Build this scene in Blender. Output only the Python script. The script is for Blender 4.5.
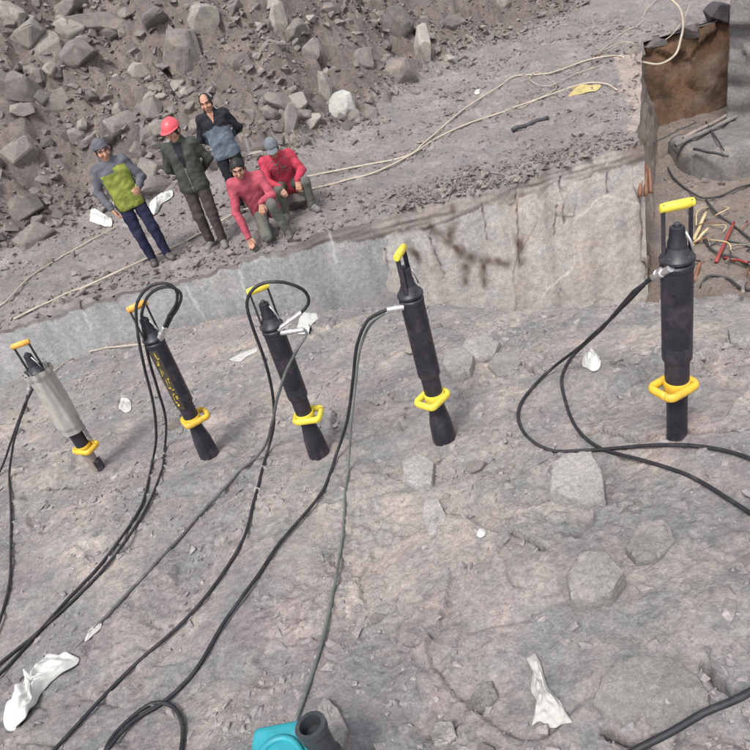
import bpy, bmesh, math, random
import numpy as np
from mathutils import Vector, Matrix

for o in list(bpy.data.objects):
    bpy.data.objects.remove(o, do_unlink=True)
scene = bpy.context.scene
COL = scene.collection
rnd = random.Random(7)
RS = np.random.RandomState(11)

# ------------------------------------------------------------------ camera
FPX = 680.0                      # focal length in pixels of the 750 px photograph
CAMZ = 2.0
_n = np.array([302.0, 1035.0, FPX]); _D = _n / np.linalg.norm(_n)
_z = np.array([0, 0, 1.0]); _F = _z - (_z @ _D) * _D; _F /= np.linalg.norm(_F)
_R = np.cross(_D, _F)
CM = np.array([_R, _F, -_D])     # camera axes (right, down, forward) -> world
CAM = np.array([0, 0, CAMZ])
cam_d = bpy.data.cameras.new('camera'); cam = bpy.data.objects.new('camera', cam_d); COL.objects.link(cam)
cam_d.sensor_width = 36; cam_d.lens = 36 * FPX / 750; cam_d.clip_end = 500; cam_d.clip_start = 0.05
mw = Matrix.Identity(4)
for i in range(3):
    mw[i][0] = CM[i, 0]; mw[i][1] = -CM[i, 1]; mw[i][2] = -CM[i, 2]; mw[i][3] = CAM[i]
cam.matrix_world = mw
scene.camera = cam

# ------------------------------------------------------------------ light: overcast daylight
SUN_EL, SUN_AZ = math.radians(58), math.radians(-150)      # azimuth from +Y towards +X
world = bpy.data.worlds.new('World'); scene.world = world; world.use_nodes = True
wn = world.node_tree; wn.nodes.clear()
sky = wn.nodes.new('ShaderNodeTexSky'); sky.sky_type = 'NISHITA'; sky.sun_disc = False
sky.sun_elevation = SUN_EL; sky.sun_rotation = SUN_AZ; sky.air_density = 1.0; sky.dust_density = 3.0; sky.altitude = 300
hsv = wn.nodes.new('ShaderNodeHueSaturation'); hsv.inputs['Saturation'].default_value = 0.22
bg = wn.nodes.new('ShaderNodeBackground'); bg.inputs['Strength'].default_value = 0.13
wo = wn.nodes.new('ShaderNodeOutputWorld')
wn.links.new(sky.outputs[0], hsv.inputs['Color']); wn.links.new(hsv.outputs[0], bg.inputs['Color']); wn.links.new(bg.outputs[0], wo.inputs['Surface'])
sun_d = bpy.data.lights.new('sun', 'SUN'); sun_d.energy = 1.4; sun_d.angle = math.radians(14); sun_d.color = (1.0, 0.97, 0.93)
sun = bpy.data.objects.new('sun', sun_d); COL.objects.link(sun)
sdir = Vector((math.sin(SUN_AZ) * math.cos(SUN_EL), math.cos(SUN_AZ) * math.cos(SUN_EL), math.sin(SUN_EL)))
sun.rotation_euler = sdir.to_track_quat('Z', 'Y').to_euler(); sun.location = (0, 0, 20)
scene.view_settings.view_transform = 'Standard'; scene.view_settings.look = 'None'
scene.view_settings.gamma = 1.0; scene.view_settings.exposure = 1.05
scene.view_settings.use_curve_mapping = False

scene.cycles.max_bounces = 5; scene.cycles.diffuse_bounces = 2; scene.cycles.glossy_bounces = 2; scene.cycles.transparent_max_bounces = 4

# ------------------------------------------------------------------ helpers: noise
def _hash(ix, iy, seed):
    h = (ix.astype(np.int64) * 374761393 + iy.astype(np.int64) * 668265263 + seed * 144269) & 0xffffffff
    h = ((h ^ (h >> 13)) * 1274126177) & 0xffffffff
    h = ((h ^ (h >> 16)) * 2246822519) & 0xffffffff
    return ((h ^ (h >> 15)) & 0xffffff) / float(0x1000000)

def noise2(x, y, seed=0):
    ix = np.floor(x); iy = np.floor(y); fx = x - ix; fy = y - iy
    def g(dx, dy):
        a = _hash(ix + dx, iy + dy, seed) * 2 * np.pi
        return np.cos(a) * (fx - dx) + np.sin(a) * (fy - dy)
    u = fx ** 3 * (fx * (fx * 6 - 15) + 10); v = fy ** 3 * (fy * (fy * 6 - 15) + 10)
    a = g(0, 0) * (1 - u) + g(1, 0) * u; b = g(0, 1) * (1 - u) + g(1, 1) * u
    return (a * (1 - v) + b * v) * 1.5

def fbm(x, y, octs, seed=0):
    """octs: list of (wavelength, amplitude)"""
    s = np.zeros_like(x)
    for i, (w, a) in enumerate(octs):
        c, sn = math.cos(i * 1.3 + seed), math.sin(i * 1.3 + seed)
        s = s + a * noise2((x * c - y * sn) / w + 13.7 * i, (x * sn + y * c) / w + 7.1 * i, seed + i)
    return s

def plates(x, y, w, seed, tilt=0.5):
    """broken rock fragments: cells of random height and tilt; returns height in -1..1 and edge distance"""
    wx = x + 0.25 * w * noise2(x / w * 1.7, y / w * 1.7, seed + 50); wy = y + 0.25 * w * noise2(x / w * 1.7 + 9, y / w * 1.7, seed + 51)
    gx = wx / w; gy = wy / w; ix = np.floor(gx); iy = np.floor(gy)
    d1 = np.full(x.shape, 9.0); d2 = np.full(x.shape, 9.0); h = np.zeros_like(x)
    for dx in (-1, 0, 1):
        for dy in (-1, 0, 1):
            cx = ix + dx + _hash(ix + dx, iy + dy, seed); cy = iy + dy + _hash(ix + dx, iy + dy, seed + 1)
            ex = gx - cx; ey = gy - cy; d = np.sqrt(ex * ex + ey * ey)
            a = _hash(ix + dx, iy + dy, seed + 2) * 2 * np.pi
            hh = _hash(ix + dx, iy + dy, seed + 3) * 2 - 1 + tilt * (np.cos(a) * ex + np.sin(a) * ey) * 2
            near = d < d1
            d2 = np.where(near, d1, np.minimum(d2, d)); h = np.where(near, hh, h); d1 = np.where(near, d, d1)
    return h, d2 - d1

def sstep(a, b, x):
    t = np.clip((x - a) / (b - a), 0, 1); return t * t * (3 - 2 * t)

def polydist(x, y, pts):
    d = np.full(x.shape, 1e9)
    for (ax, ay), (bx, by) in zip(pts[:-1], pts[1:]):
        vx, vy = bx - ax, by - ay; L = vx * vx + vy * vy + 1e-12
        t = np.clip(((x - ax) * vx + (y - ay) * vy) / L, 0, 1)
        d = np.minimum(d, np.hypot(x - ax - t * vx, y - ay - t * vy))
    return d

# ------------------------------------------------------------------ helpers: pixels of the photograph -> places on the terrain
def ray(u, v):
    r = CM @ np.array([u - 375.0, v - 375.0, FPX]); return r / np.linalg.norm(r)
def at_y(u, v, y):
    r = ray(u, v); return CAM + r * (y / r[1])
def at_z(u, v, z):
    r = ray(u, v); return CAM + r * ((z - CAMZ) / r[2])
def on(fn, u, v, h=0.0, tmax=45):
    r = ray(u, v); ts = np.arange(1.2, tmax, 0.02)
    P = CAM[None, :] + ts[:, None] * r[None, :]
    below = P[:, 2] - (fn(P[:, 0], P[:, 1]) + h) < 0
    k = int(np.argmax(below)) if below.any() else len(ts) - 1
    return P[k]

# ------------------------------------------------------------------ helpers: meshes and objects
def obj(name, verts, faces, mats, parent=None, smooth=False, midx=None):
    me = bpy.data.meshes.new(name); 
    if isinstance(faces, np.ndarray):
        nv, nf, k = len(verts), len(faces), faces.shape[1]
        me.vertices.add(nv); me.vertices.foreach_set('co', np.asarray(verts, np.float32).ravel())
        me.loops.add(nf * k); me.loops.foreach_set('vertex_index', faces.astype(np.int32).ravel())
        me.polygons.add(nf); me.polygons.foreach_set('loop_start', np.arange(0, nf * k, k, dtype=np.int32))
        me.update(calc_edges=True)
    else:
        me.from_pydata([tuple(map(float, v)) for v in verts], [], faces); me.update()
    if not isinstance(mats, (list, tuple)): mats = [mats]
    for m in mats: me.materials.append(m)
    if midx is not None: me.polygons.foreach_set('material_index', np.asarray(midx, np.int32))
    me.polygons.foreach_set('use_smooth', np.full(len(me.polygons), smooth, bool))
    o = bpy.data.objects.new(name, me); COL.objects.link(o)
    if parent is not None: o.parent = parent
    return o
def bobj(name, bm, mats, parent=None, smooth=False):
    me = bpy.data.meshes.new(name); bm.to_mesh(me); bm.free()
    if not isinstance(mats, (list, tuple)): mats = [mats]
    for m in mats: me.materials.append(m)
    me.polygons.foreach_set('use_smooth', np.full(len(me.polygons), smooth, bool))
    o = bpy.data.objects.new(name, me); COL.objects.link(o)
    if parent is not None: o.parent = parent
    return o
def tag(o, label=None, cat=None, group=None, kind=None):
    if label: o['label'] = label
    if cat: o['category'] = cat
    if group: o['group'] = group
    if kind: o['kind'] = kind
    return o
def empty(name, loc, rz=0.0):
    o = bpy.data.objects.new(name, None); COL.objects.link(o); o.location = tuple(map(float, loc)); o.rotation_euler = (0, 0, rz)
    o.empty_display_size = 0.1; return o
def gridfaces(nx, ny):
    i, j = np.meshgrid(np.arange(nx - 1), np.arange(ny - 1), indexing='ij')
    a = (i * ny + j).ravel(); return np.stack([a, a + ny, a + ny + 1, a + 1], 1)

def spline(pts, step=0.03):
    P = [np.array(p, float) for p in pts]
    P = [2 * P[0] - P[1]] + P + [2 * P[-1] - P[-2]]
    out = []
    for i in range(1, len(P) - 2):
        p0, p1, p2, p3 = P[i - 1:i + 3]
        n = max(3, int(np.linalg.norm(p2 - p1) / step))
        d = [max(np.linalg.norm(a - b), 1e-4) ** 0.5 for a, b in ((p1, p0), (p2, p1), (p3, p2))]
        t0 = 0; t1 = d[0]; t2 = t1 + d[1]; t3 = t2 + d[2]
        for k in range(n):
            t = t1 + (t2 - t1) * k / n
            A1 = (t1 - t) / (t1 - t0) * p0 + (t - t0) / (t1 - t0) * p1; A2 = (t2 - t) / (t2 - t1) * p1 + (t - t1) / (t2 - t1) * p2
            A3 = (t3 - t) / (t3 - t2) * p2 + (t - t2) / (t3 - t2) * p3
            B1 = (t2 - t) / (t2 - t0) * A1 + (t - t0) / (t2 - t0) * A2; B2 = (t3 - t) / (t3 - t1) * A2 + (t - t1) / (t3 - t1) * A3
            out.append((t2 - t) / (t2 - t1) * B1 + (t - t1) / (t2 - t1) * B2)
    out.append(P[-2]); return np.array(out)
def tube_data(path, r, seg=10):
    path = np.asarray(path, float); n = len(path)
    rr = np.full(n, r) if np.isscalar(r) else np.asarray(r, float)
    T = np.gradient(path, axis=0); T /= np.linalg.norm(T, axis=1)[:, None] + 1e-12
    N = np.cross(T[0], [0.3, 0.2, 1.0]); N /= np.linalg.norm(N); V = []
    for i in range(n):
        N = N - (N @ T[i]) * T[i]; N /= np.linalg.norm(N) + 1e-12; B = np.cross(T[i], N)
        a = np.arange(seg) * 2 * np.pi / seg
        V.append(path[i] + rr[i] * (np.cos(a)[:, None] * N + np.sin(a)[:, None] * B))
    V = np.concatenate(V); F = []
    for i in range(n - 1):
        for k in range(seg):
            F.append((i * seg + k, i * seg + (k + 1) % seg, (i + 1) * seg + (k + 1) % seg, (i + 1) * seg + k))
    F.append(tuple(range(seg - 1, -1, -1))); F.append(tuple((n - 1) * seg + k for k in range(seg)))
    return [tuple(v) for v in V], F
def tube(name, path, r, mat, parent=None, seg=10):
    V, F = tube_data(path, r, seg); return obj(name, V, F, mat, parent, smooth=True)
def lathe(name, prof, mat, parent=None, seg=32, smooth=True):
    V = []; F = []
    for r, z in prof:
        for k in range(seg):
            a = 2 * math.pi * k / seg; V.append((r * math.cos(a), r * math.sin(a), z))
    for i in range(len(prof) - 1):
        for k in range(seg):
            F.append((i * seg + k, i * seg + (k + 1) % seg, (i + 1) * seg + (k + 1) % seg, (i + 1) * seg + k))
    F.append(tuple(range(seg - 1, -1, -1))); F.append(tuple((len(prof) - 1) * seg + k for k in range(seg)))
    o = obj(name, V, F, mat, parent, smooth=smooth)
    try: o.data.set_sharp_from_angle(angle=math.radians(35))
    except Exception: pass
    return o
def box_bm(sx, sy, sz, bev=0.0, seg=2, mat=None):
    bm = bmesh.new(); bmesh.ops.create_cube(bm, size=1.0); bmesh.ops.scale(bm, vec=(sx, sy, sz), verts=bm.verts)
    if bev: bmesh.ops.bevel(bm, geom=list(bm.edges), offset=bev, segments=seg, affect='EDGES', profile=0.5)
    if mat is not None: bmesh.ops.transform(bm, matrix=mat, verts=bm.verts)
    return bm

# ------------------------------------------------------------------ materials
def newmat(name):
    m = bpy.data.materials.new(name); m.use_nodes = True; nt = m.node_tree
    return m, nt, nt.nodes['Principled BSDF']
def N(nt, t, **kw):
    n = nt.nodes.new(t)
    for k, v in kw.items():
        if k in n.inputs: n.inputs[k].default_value = v
        else: setattr(n, k, v)
    return n
def noise_fac(nt, vec, scale, detail=6, rough=0.6, lo=0.35, hi=0.65, dist=0.0):
    t = N(nt, 'ShaderNodeTexNoise', Scale=scale, Detail=detail, Roughness=rough, Distortion=dist)
    nt.links.new(vec, t.inputs['Vector'])
    r = N(nt, 'ShaderNodeMapRange'); r.inputs[1].default_value = lo; r.inputs[2].default_value = hi
    nt.links.new(t.outputs['Fac'], r.inputs[0]); return r.outputs[0], t.outputs['Fac']
def mix(nt, fac, a, b, mode='MIX'):
    m = nt.nodes.new('ShaderNodeMix'); m.data_type = 'RGBA'; m.blend_type = mode
    for s, v in ((m.inputs[0], fac), (m.inputs[6], a), (m.inputs[7], b)):
        if hasattr(v, 'links'): nt.links.new(v, s)
        elif isinstance(v, (int, float)): s.default_value = v
        else: s.default_value = (*v, 1)
    return m.outputs[2]
def rockmat(name, c1, c2, c3, c4=None, s=1.0, rough=0.9, bump=0.5, bdist=0.02, jitter=False, stain_and_band=None, spec=0.25, chips=False):
    m, nt, b = newmat(name); tc = N(nt, 'ShaderNodeTexCoord'); vec = tc.outputs['Object']
    if jitter:
        oi = N(nt, 'ShaderNodeObjectInfo'); ad = N(nt, 'ShaderNodeVectorMath', operation='ADD')
        sc = N(nt, 'ShaderNodeVectorMath', operation='SCALE'); sc.inputs['Scale'].default_value = 37.0
        cb = N(nt, 'ShaderNodeCombineXYZ')
        for i in range(3): nt.links.new(oi.outputs['Random'], cb.inputs[i])
        nt.links.new(cb.outputs[0], sc.inputs[0]); nt.links.new(vec, ad.inputs[0]); nt.links.new(sc.outputs[0], ad.inputs[1]); vec = ad.outputs[0]
    f1, _ = noise_fac(nt, vec, 0.7 * s, 5, 0.6, 0.36, 0.64, 0.4); col = mix(nt, f1, c1, c2)
    f2, _ = noise_fac(nt, vec, 4.3 * s, 6, 0.65, 0.42, 0.68, 0.3); col = mix(nt, f2, col, c3)
    if c4:
        f4, _ = noise_fac(nt, vec, 1.9 * s, 6, 0.6, 0.52, 0.70, 0.6); col = mix(nt, f4, col, c4)
    f3, raw3 = noise_fac(nt, vec, 26 * s, 4, 0.7, 0.25, 0.75)
    g = mix(nt, f3, (0.66, 0.66, 0.68), (1.28, 1.26, 1.26)); col = mix(nt, 1.0, col, g, 'MULTIPLY')
    f5, _ = noise_fac(nt, vec, 95 * s, 2, 0.7, 0.3, 0.7); g = mix(nt, f5, (0.78, 0.78, 0.8), (1.2, 1.2, 1.2)); col = mix(nt, 1.0, col, g, 'MULTIPLY')
    if chips:   # small blotches of the mixed rubble: greenish, pinkish and dark chips
        vo = N(nt, 'ShaderNodeTexVoronoi', Scale=22.0); nt.links.new(vec, vo.inputs['Vector']); sp = N(nt, 'ShaderNodeSeparateColor'); nt.links.new(vo.outputs['Color'], sp.inputs[0])
        g1 = mix(nt, sp.outputs[0], (0.85, 0.88, 0.88), (1.13, 1.11, 1.09)); fm, _ = noise_fac(nt, vec, 3.1, 4, 0.6, 0.42, 0.6); g1 = mix(nt, fm, (1, 1, 1), g1); col = mix(nt, 1.0, col, g1, 'MULTIPLY')
        f6, _ = noise_fac(nt, vec, 11, 5, 0.6, 0.5, 0.72, 0.5); g2 = mix(nt, f6, (1, 1, 1), (0.80, 0.86, 0.86)); col = mix(nt, 1.0, col, g2, 'MULTIPLY')
        f7, _ = noise_fac(nt, vec, 7.3, 5, 0.6, 0.54, 0.74, 0.5); g3 = mix(nt, f7, (1, 1, 1), (1.16, 1.12, 1.08)); col = mix(nt, 1.0, col, g3, 'MULTIPLY')
        f8, _ = noise_fac(nt, vec, 0.9, 4, 0.55, 0.44, 0.62, 0.8); g4 = mix(nt, f8, (0.84, 0.86, 0.87), (1.15, 1.11, 1.07)); col = mix(nt, 1.0, col, g4, 'MULTIPLY')
    if jitter:
        mr = N(nt, 'ShaderNodeMapRange'); mr.inputs[3].default_value = 0.72; mr.inputs[4].default_value = 1.4
        nt.links.new(oi.outputs['Random'], mr.inputs[0]); cc = N(nt, 'ShaderNodeCombineColor')
        for i in range(3): nt.links.new(mr.outputs[0], cc.inputs[i])
        col = mix(nt, 1.0, col, cc.outputs[0], 'MULTIPLY')
    if stain_and_band:
        at = N(nt, 'ShaderNodeAttribute', attribute_name='stain_and_band'); col = mix(nt, at.outputs['Fac'], col, stain_and_band)
        at2 = N(nt, 'ShaderNodeAttribute', attribute_name='lime'); col = mix(nt, at2.outputs['Fac'], col, (0.62, 0.62, 0.6))
    nt.links.new(col, b.inputs['Base Color'])
    b.inputs['Roughness'].default_value = rough; b.inputs['Specular IOR Level'].default_value = spec
    h1 = N(nt, 'ShaderNodeTexNoise', Scale=30 * s, Detail=5, Roughness=0.72); nt.links.new(vec, h1.inputs['Vector'])
    bp = N(nt, 'ShaderNodeBump', Strength=bump, Distance=bdist); nt.links.new(h1.outputs['Fac'], bp.inputs['Height'])
    if chips:
        fm_, _ = noise_fac(nt, vec, 1.6, 3, 0.6, 0.48, 0.75)
        v2 = N(nt, 'ShaderNodeTexVoronoi', Scale=30.0); v2.feature = 'F1'; v2.distance = 'CHEBYCHEV'; nt.links.new(vec, v2.inputs['Vector'])
        b2 = N(nt, 'ShaderNodeBump', Strength=0.3, Distance=0.015); nt.links.new(fm_, b2.inputs['Strength']); nt.links.new(v2.outputs['Distance'], b2.inputs['Height']); nt.links.new(bp.outputs[0], b2.inputs['Normal']); bp = b2
    nt.links.new(bp.outputs[0], b.inputs['Normal'])
    return m
def plain(name, c, rough=0.5, metal=0.0, var=0.25, vs=20, dust=0.0, dustc=(0.30, 0.27, 0.26), bump=0.0, spec=0.4):
    m, nt, b = newmat(name); tc = N(nt, 'ShaderNodeTexCoord'); vec = tc.outputs['Object']
    f, _ = noise_fac(nt, vec, vs, 6, 0.65, 0.3, 0.7)
    col = mix(nt, f, tuple(max(0, x * (1 - var)) for x in c), tuple(min(1, x * (1 + var)) for x in c))
    if dust:
        f2, _ = noise_fac(nt, vec, vs * 0.45, 8, 0.7, 0.5, 0.75); mm = N(nt, 'ShaderNodeMath', operation='MULTIPLY'); mm.inputs[1].default_value = dust
        nt.links.new(f2, mm.inputs[0]); col = mix(nt, mm.outputs[0], col, dustc)
    nt.links.new(col, b.inputs['Base Color']); b.inputs['Roughness'].default_value = rough; b.inputs['Metallic'].default_value = metal
    b.inputs['Specular IOR Level'].default_value = spec
    if bump:
        h = N(nt, 'ShaderNodeTexNoise', Scale=vs * 2, Detail=5); nt.links.new(vec, h.inputs['Vector'])
        bp = N(nt, 'ShaderNodeBump', Strength=bump, Distance=0.01); nt.links.new(h.outputs['Fac'], bp.inputs['Height']); nt.links.new(bp.outputs[0], b.inputs['Normal'])
    return m

M = {}
M['bench'] = rockmat('bench_rock', (0.244, 0.206, 0.208), (0.292, 0.264, 0.240), (0.212, 0.216, 0.212), (0.35, 0.308, 0.28), s=1.0, bump=0.5, bdist=0.025, chips=True)
M['pit'] = rockmat('pit_dirt', (0.20, 0.155, 0.125), (0.26, 0.21, 0.175), (0.18, 0.16, 0.15), (0.30, 0.255, 0.22), s=1.0, bump=0.7, bdist=0.04)
M['ledge'] = rockmat('ledge_rock', (0.20, 0.172, 0.16), (0.255, 0.225, 0.208), (0.178, 0.172, 0.17), (0.30, 0.266, 0.248), s=0.8, bump=0.6, bdist=0.04)
M['scree'] = rockmat('scree_dirt', (0.145, 0.117, 0.104), (0.188, 0.154, 0.135), (0.126, 0.114, 0.11), (0.225, 0.187, 0.162), s=0.8, bump=0.7, bdist=0.05)
M['stone'] = rockmat('scree_stone', (0.165, 0.147, 0.136), (0.212, 0.19, 0.17), (0.138, 0.128, 0.124), (0.25, 0.208, 0.172), s=2.2, bump=0.5, bdist=0.03, jitter=True)
M['pale'] = rockmat('pale_stone', (0.25, 0.225, 0.197), (0.30, 0.275, 0.24), (0.21, 0.195, 0.178), s=1.6, bump=0.45, bdist=0.02, jitter=True)
M['face'] = rockmat('cut_rock_face', (0.43, 0.405, 0.372), (0.50, 0.465, 0.425), (0.44, 0.425, 0.40), (0.48, 0.415, 0.355), s=0.6, rough=0.6, bump=0.08, bdist=0.012, stain_and_band=(0.12, 0.085, 0.075))
M['face_grey'] = rockmat('grey_rock_face', (0.305, 0.305, 0.30), (0.345, 0.34, 0.332), (0.295, 0.30, 0.30), (0.36, 0.342, 0.322), s=0.6, rough=0.75, bump=0.15, bdist=0.012, stain_and_band=(0.12, 0.085, 0.075))
M['brown'] = rockmat('brown_clay_face', (0.17, 0.098, 0.055), (0.22, 0.13, 0.08), (0.13, 0.09, 0.065), (0.20, 0.15, 0.12), s=0.8, bump=0.5, bdist=0.04)
M['corner'] = rockmat('corner_rock', (0.29, 0.235, 0.20), (0.34, 0.29, 0.25), (0.22, 0.19, 0.175), s=1.2, bump=0.4, bdist=0.03)
M['grit'] = rockmat('grit', (0.225, 0.20, 0.20), (0.31, 0.282, 0.268), (0.185, 0.18, 0.185), (0.38, 0.345, 0.32), s=4.0, bump=0.3, bdist=0.01)
M['screegrit'] = rockmat('scree_grit', (0.155, 0.132, 0.122), (0.24, 0.21, 0.19), (0.125, 0.113, 0.11), (0.29, 0.25, 0.225), s=3.0, bump=0.3, bdist=0.01)
M['black'] = plain('black_steel', (0.022, 0.020, 0.028), 0.45, var=0.4, vs=11, dust=0.55, dustc=(0.12, 0.108, 0.112), bump=0.12)
M['rubber'] = plain('black_rubber', (0.018, 0.018, 0.022), 0.6, var=0.3, vs=25, dust=0.35, dustc=(0.14, 0.13, 0.13))
M['ghose'] = plain('grey_hose', (0.085, 0.085, 0.09), 0.6, var=0.3, vs=15, dust=0.6)
M['yellow'] = plain('yellow_paint', (0.70, 0.43, 0.04), 0.5, var=0.15, vs=22, dust=0.55, dustc=(0.30, 0.21, 0.10), bump=0.15)
M['lemon'] = plain('lemon_paint', (0.72, 0.58, 0.06), 0.5, var=0.15, vs=22, dust=0.5, dustc=(0.33, 0.26, 0.11), bump=0.15)
M['orange'] = plain('orange_paint', (0.75, 0.36, 0.06), 0.5, var=0.12, vs=18, dust=0.3, dustc=(0.5, 0.35, 0.2))
M['steel'] = plain('bright_steel', (0.62, 0.61, 0.61), 0.32, 0.75, var=0.2, vs=30, dust=0.3, dustc=(0.4, 0.38, 0.37))
M['print'] = plain('yellow_print', (0.55, 0.40, 0.06), 0.6, var=0.4, vs=40)
M['plate'] = plain('label_plate', (0.055, 0.048, 0.035), 0.4, var=0.3, vs=30)
M['green_hose'] = plain('green_grey_hose', (0.10, 0.115, 0.105), 0.6, var=0.25, vs=12, dust=0.5)
M['cream_hose'] = plain('cream_hose', (0.42, 0.36, 0.29), 0.6, var=0.2, vs=6, dust=0.4)
M['paper'] = plain('white_plastic', (0.55, 0.55, 0.525), 0.55, var=0.12, vs=10, dust=0.5, dustc=(0.36, 0.34, 0.32), bump=0.5)
M['cloth_rag'] = plain('dirty_white_rag', (0.42, 0.405, 0.385), 0.8, var=0.2, vs=14, dust=0.5, dustc=(0.27, 0.245, 0.225), bump=0.4)
M['teal'] = plain('teal_paint', (0.025, 0.25, 0.30), 0.45, var=0.2, vs=12, dust=0.45)
M['iron'] = plain('dark_iron', (0.05, 0.055, 0.06), 0.5, 0.3, var=0.3, vs=14, dust=0.3, dustc=(0.2, 0.19, 0.19))
M['slab'] = rockmat('grey_slab', (0.17, 0.162, 0.155), (0.23, 0.22, 0.205), (0.13, 0.125, 0.122), (0.26, 0.23, 0.20), s=1.0, bump=0.4, bdist=0.03)
M['wood'] = plain('pale_wood', (0.52, 0.42, 0.24), 0.7, var=0.2, vs=8)
M['redwood'] = plain('reddish_wood', (0.20, 0.095, 0.06), 0.7, var=0.25, vs=8)
M['red'] = plain('red_paint', (0.28, 0.055, 0.05), 0.5, var=0.2, vs=10)
M['yrag'] = plain('yellow_cloth', (0.40, 0.32, 0.14), 0.8, var=0.15, vs=10)
M['cable'] = plain('dark_cable', (0.05, 0.05, 0.055), 0.6, var=0.3, vs=9)
M['wrap'], _nt, _b = newmat('plastic_wrap')
_b.inputs['Base Color'].default_value = (0.50, 0.49, 0.47, 1); _b.inputs['Roughness'].default_value = 0.3
_b.inputs['Alpha'].default_value = 0.62

# ------------------------------------------------------------------ terrain height functions (real places)
EDX = [-9, -5, -3.3, -1.83, -0.24, 0.41, 1.83, 2.28, 4, 8, 14]
EDY = [9.5, 8.7, 8.35, 7.75, 6.35, 5.65, 3.95, 3.50, 2.3, 1.0, 0.2]
CRACK = []
def bench_base(x, y): return 0.1 * x - 0.15 * y
def near_h(x, y, fine=True):
    x = np.asarray(x, float); y = np.asarray(y, float)
    b = bench_base(x, y)
    ye = np.interp(x, EDX, EDY) + 0.12 * noise2(x / 0.9, y * 0 + 3.0, 5) + 0.05 * noise2(x / 0.25, y * 0, 6)
    d = (y - ye) * 0.72
    drop = 1.5 * 0.5 * (d + np.sqrt(d * d + 0.03)) - 0.01
    floor = np.interp(x, [-4, -3, -1.5, 0.3, 2, 3.75, 4.3], [-1.7, -1.62, -1.9, -3.0, -3.8, -3.8, -2.6]) + np.clip(y - 9, 0, 4) * 0.08
    h = np.maximum(b - drop, floor) 
    h = h + fbm(x, y, [(1.6, 0.055), (0.7, 0.035), (0.3, 0.016)], 20)
    msk = 0.35 + 0.65 * sstep(-0.25, 0.35, noise2(x / 1.1, y / 1.1, 77))
    p1, e1 = plates(x, y, 0.55, 31, 0.5); h = h + 0.024 * p1 * msk
    if fine:
        p2, e2 = plates(x, y, 0.16, 41, 0.6); m2 = sstep(-0.1, 0.3, noise2(x / 0.6 + 5, y / 0.6, 78)); h = h + 0.013 * p2 * (0.12 + m2)
        p3, e3 = plates(x, y, 0.055, 61, 0.7); h = h + 0.006 * p3 * (0.15 + m2)
        h = h + fbm(x, y, [(0.12, 0.0055), (0.05, 0.003)], 44) - 0.03 * np.exp(-(e1 / 0.035) ** 2) * msk * sstep(0.0, 0.3, noise2(x / 0.8, y / 0.8 + 4, 99))
        for c in CRACK:
            dd = polydist(x + 0.012 * noise2(x / 0.06, y / 0.06, 8), y + 0.012 * noise2(x / 0.06, y / 0.06, 9), c)
            h = h - 0.16 * (1 - sstep(0.003, 0.016, dd))
    return h
LEDGE = -0.9
def edge_y(x): return 8.22 + 0.06 * noise2(x / 0.8, x * 0 + 1.5, 15) + 0.035 * noise2(x / 0.22, x * 0 + 2.5, 16)
def side_x(y): return 4.06 + 0.53 * (y - 8.4) + 0.05 * noise2(y / 0.5, y * 0 + 7.7, 18)
FTX = [-20, -6, -4.8, -3.9, -2.6, -0.2, 0.8, 2.8, 4.6, 6.3, 9, 20]
FTY = [8.6, 9.9, 10.8, 11.7, 11.6, 11.5, 12.5, 14.6, 15.7, 16.6, 18, 20]
def far_h(x, y, fine=True):
    x = np.asarray(x, float); y = np.asarray(y, float)
    h = LEDGE + 0.035 * (y - 8.2)
    s = y - np.interp(x, FTX, FTY) + 0.5 * noise2(x / 2.2, y / 2.2, 25)
    rise = 0.5 * (s + np.sqrt(s * s + 0.35))
    h = h + rise * np.interp(x, [-6, 0, 4, 9], [0.80, 0.74, 0.55, 0.42]) - 0.06
    up = sstep(-0.6, 1.2, s)
    h = h + fbm(x, y, [(3.0, 0.25), (1.3, 0.16)], 60) * up + fbm(x, y, [(1.2, 0.04), (0.5, 0.03)], 63)
    t = y - edge_y(x); h = h - 0.05 * np.exp(-np.clip(t, 0, 9) / 0.04)
    if fine:
        p1, e1 = plates(x, y, 0.75, 71, 0.6); h = h + p1 * 0.11 * up
        p2, e2 = plates(x, y, 0.32, 72, 0.7); h = h + p2 * (0.018 + 0.055 * up)
        p3, e3 = plates(x, y, 0.13, 73, 0.8); h = h + p3 * (0.014 + 0.020 * up)
        h = h + fbm(x, y, [(0.25, 0.02), (0.1, 0.010)], 80) * (0.5 + up)
    return h

def G(u, v, h=0.0): return on(near_h, u, v, h)
def Fh(u, v, h=0.0): return on(far_h, u, v, h)
CRACK = [[tuple(on(lambda x, y: near_h(x, y, False), *p)[:2]) for p in line] for line in (
    [(580, 436), (600, 431), (612, 433), (640, 442), (660, 434), (700, 432), (750, 428), (800, 420)],
    [(515, 533), (530, 540), (545, 549)],
    [(522, 362), (535, 374), (555, 372)],
    [(604, 729), (622, 740), (645, 744)], [(704, 664), (716, 684), (735, 694)])]

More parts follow.
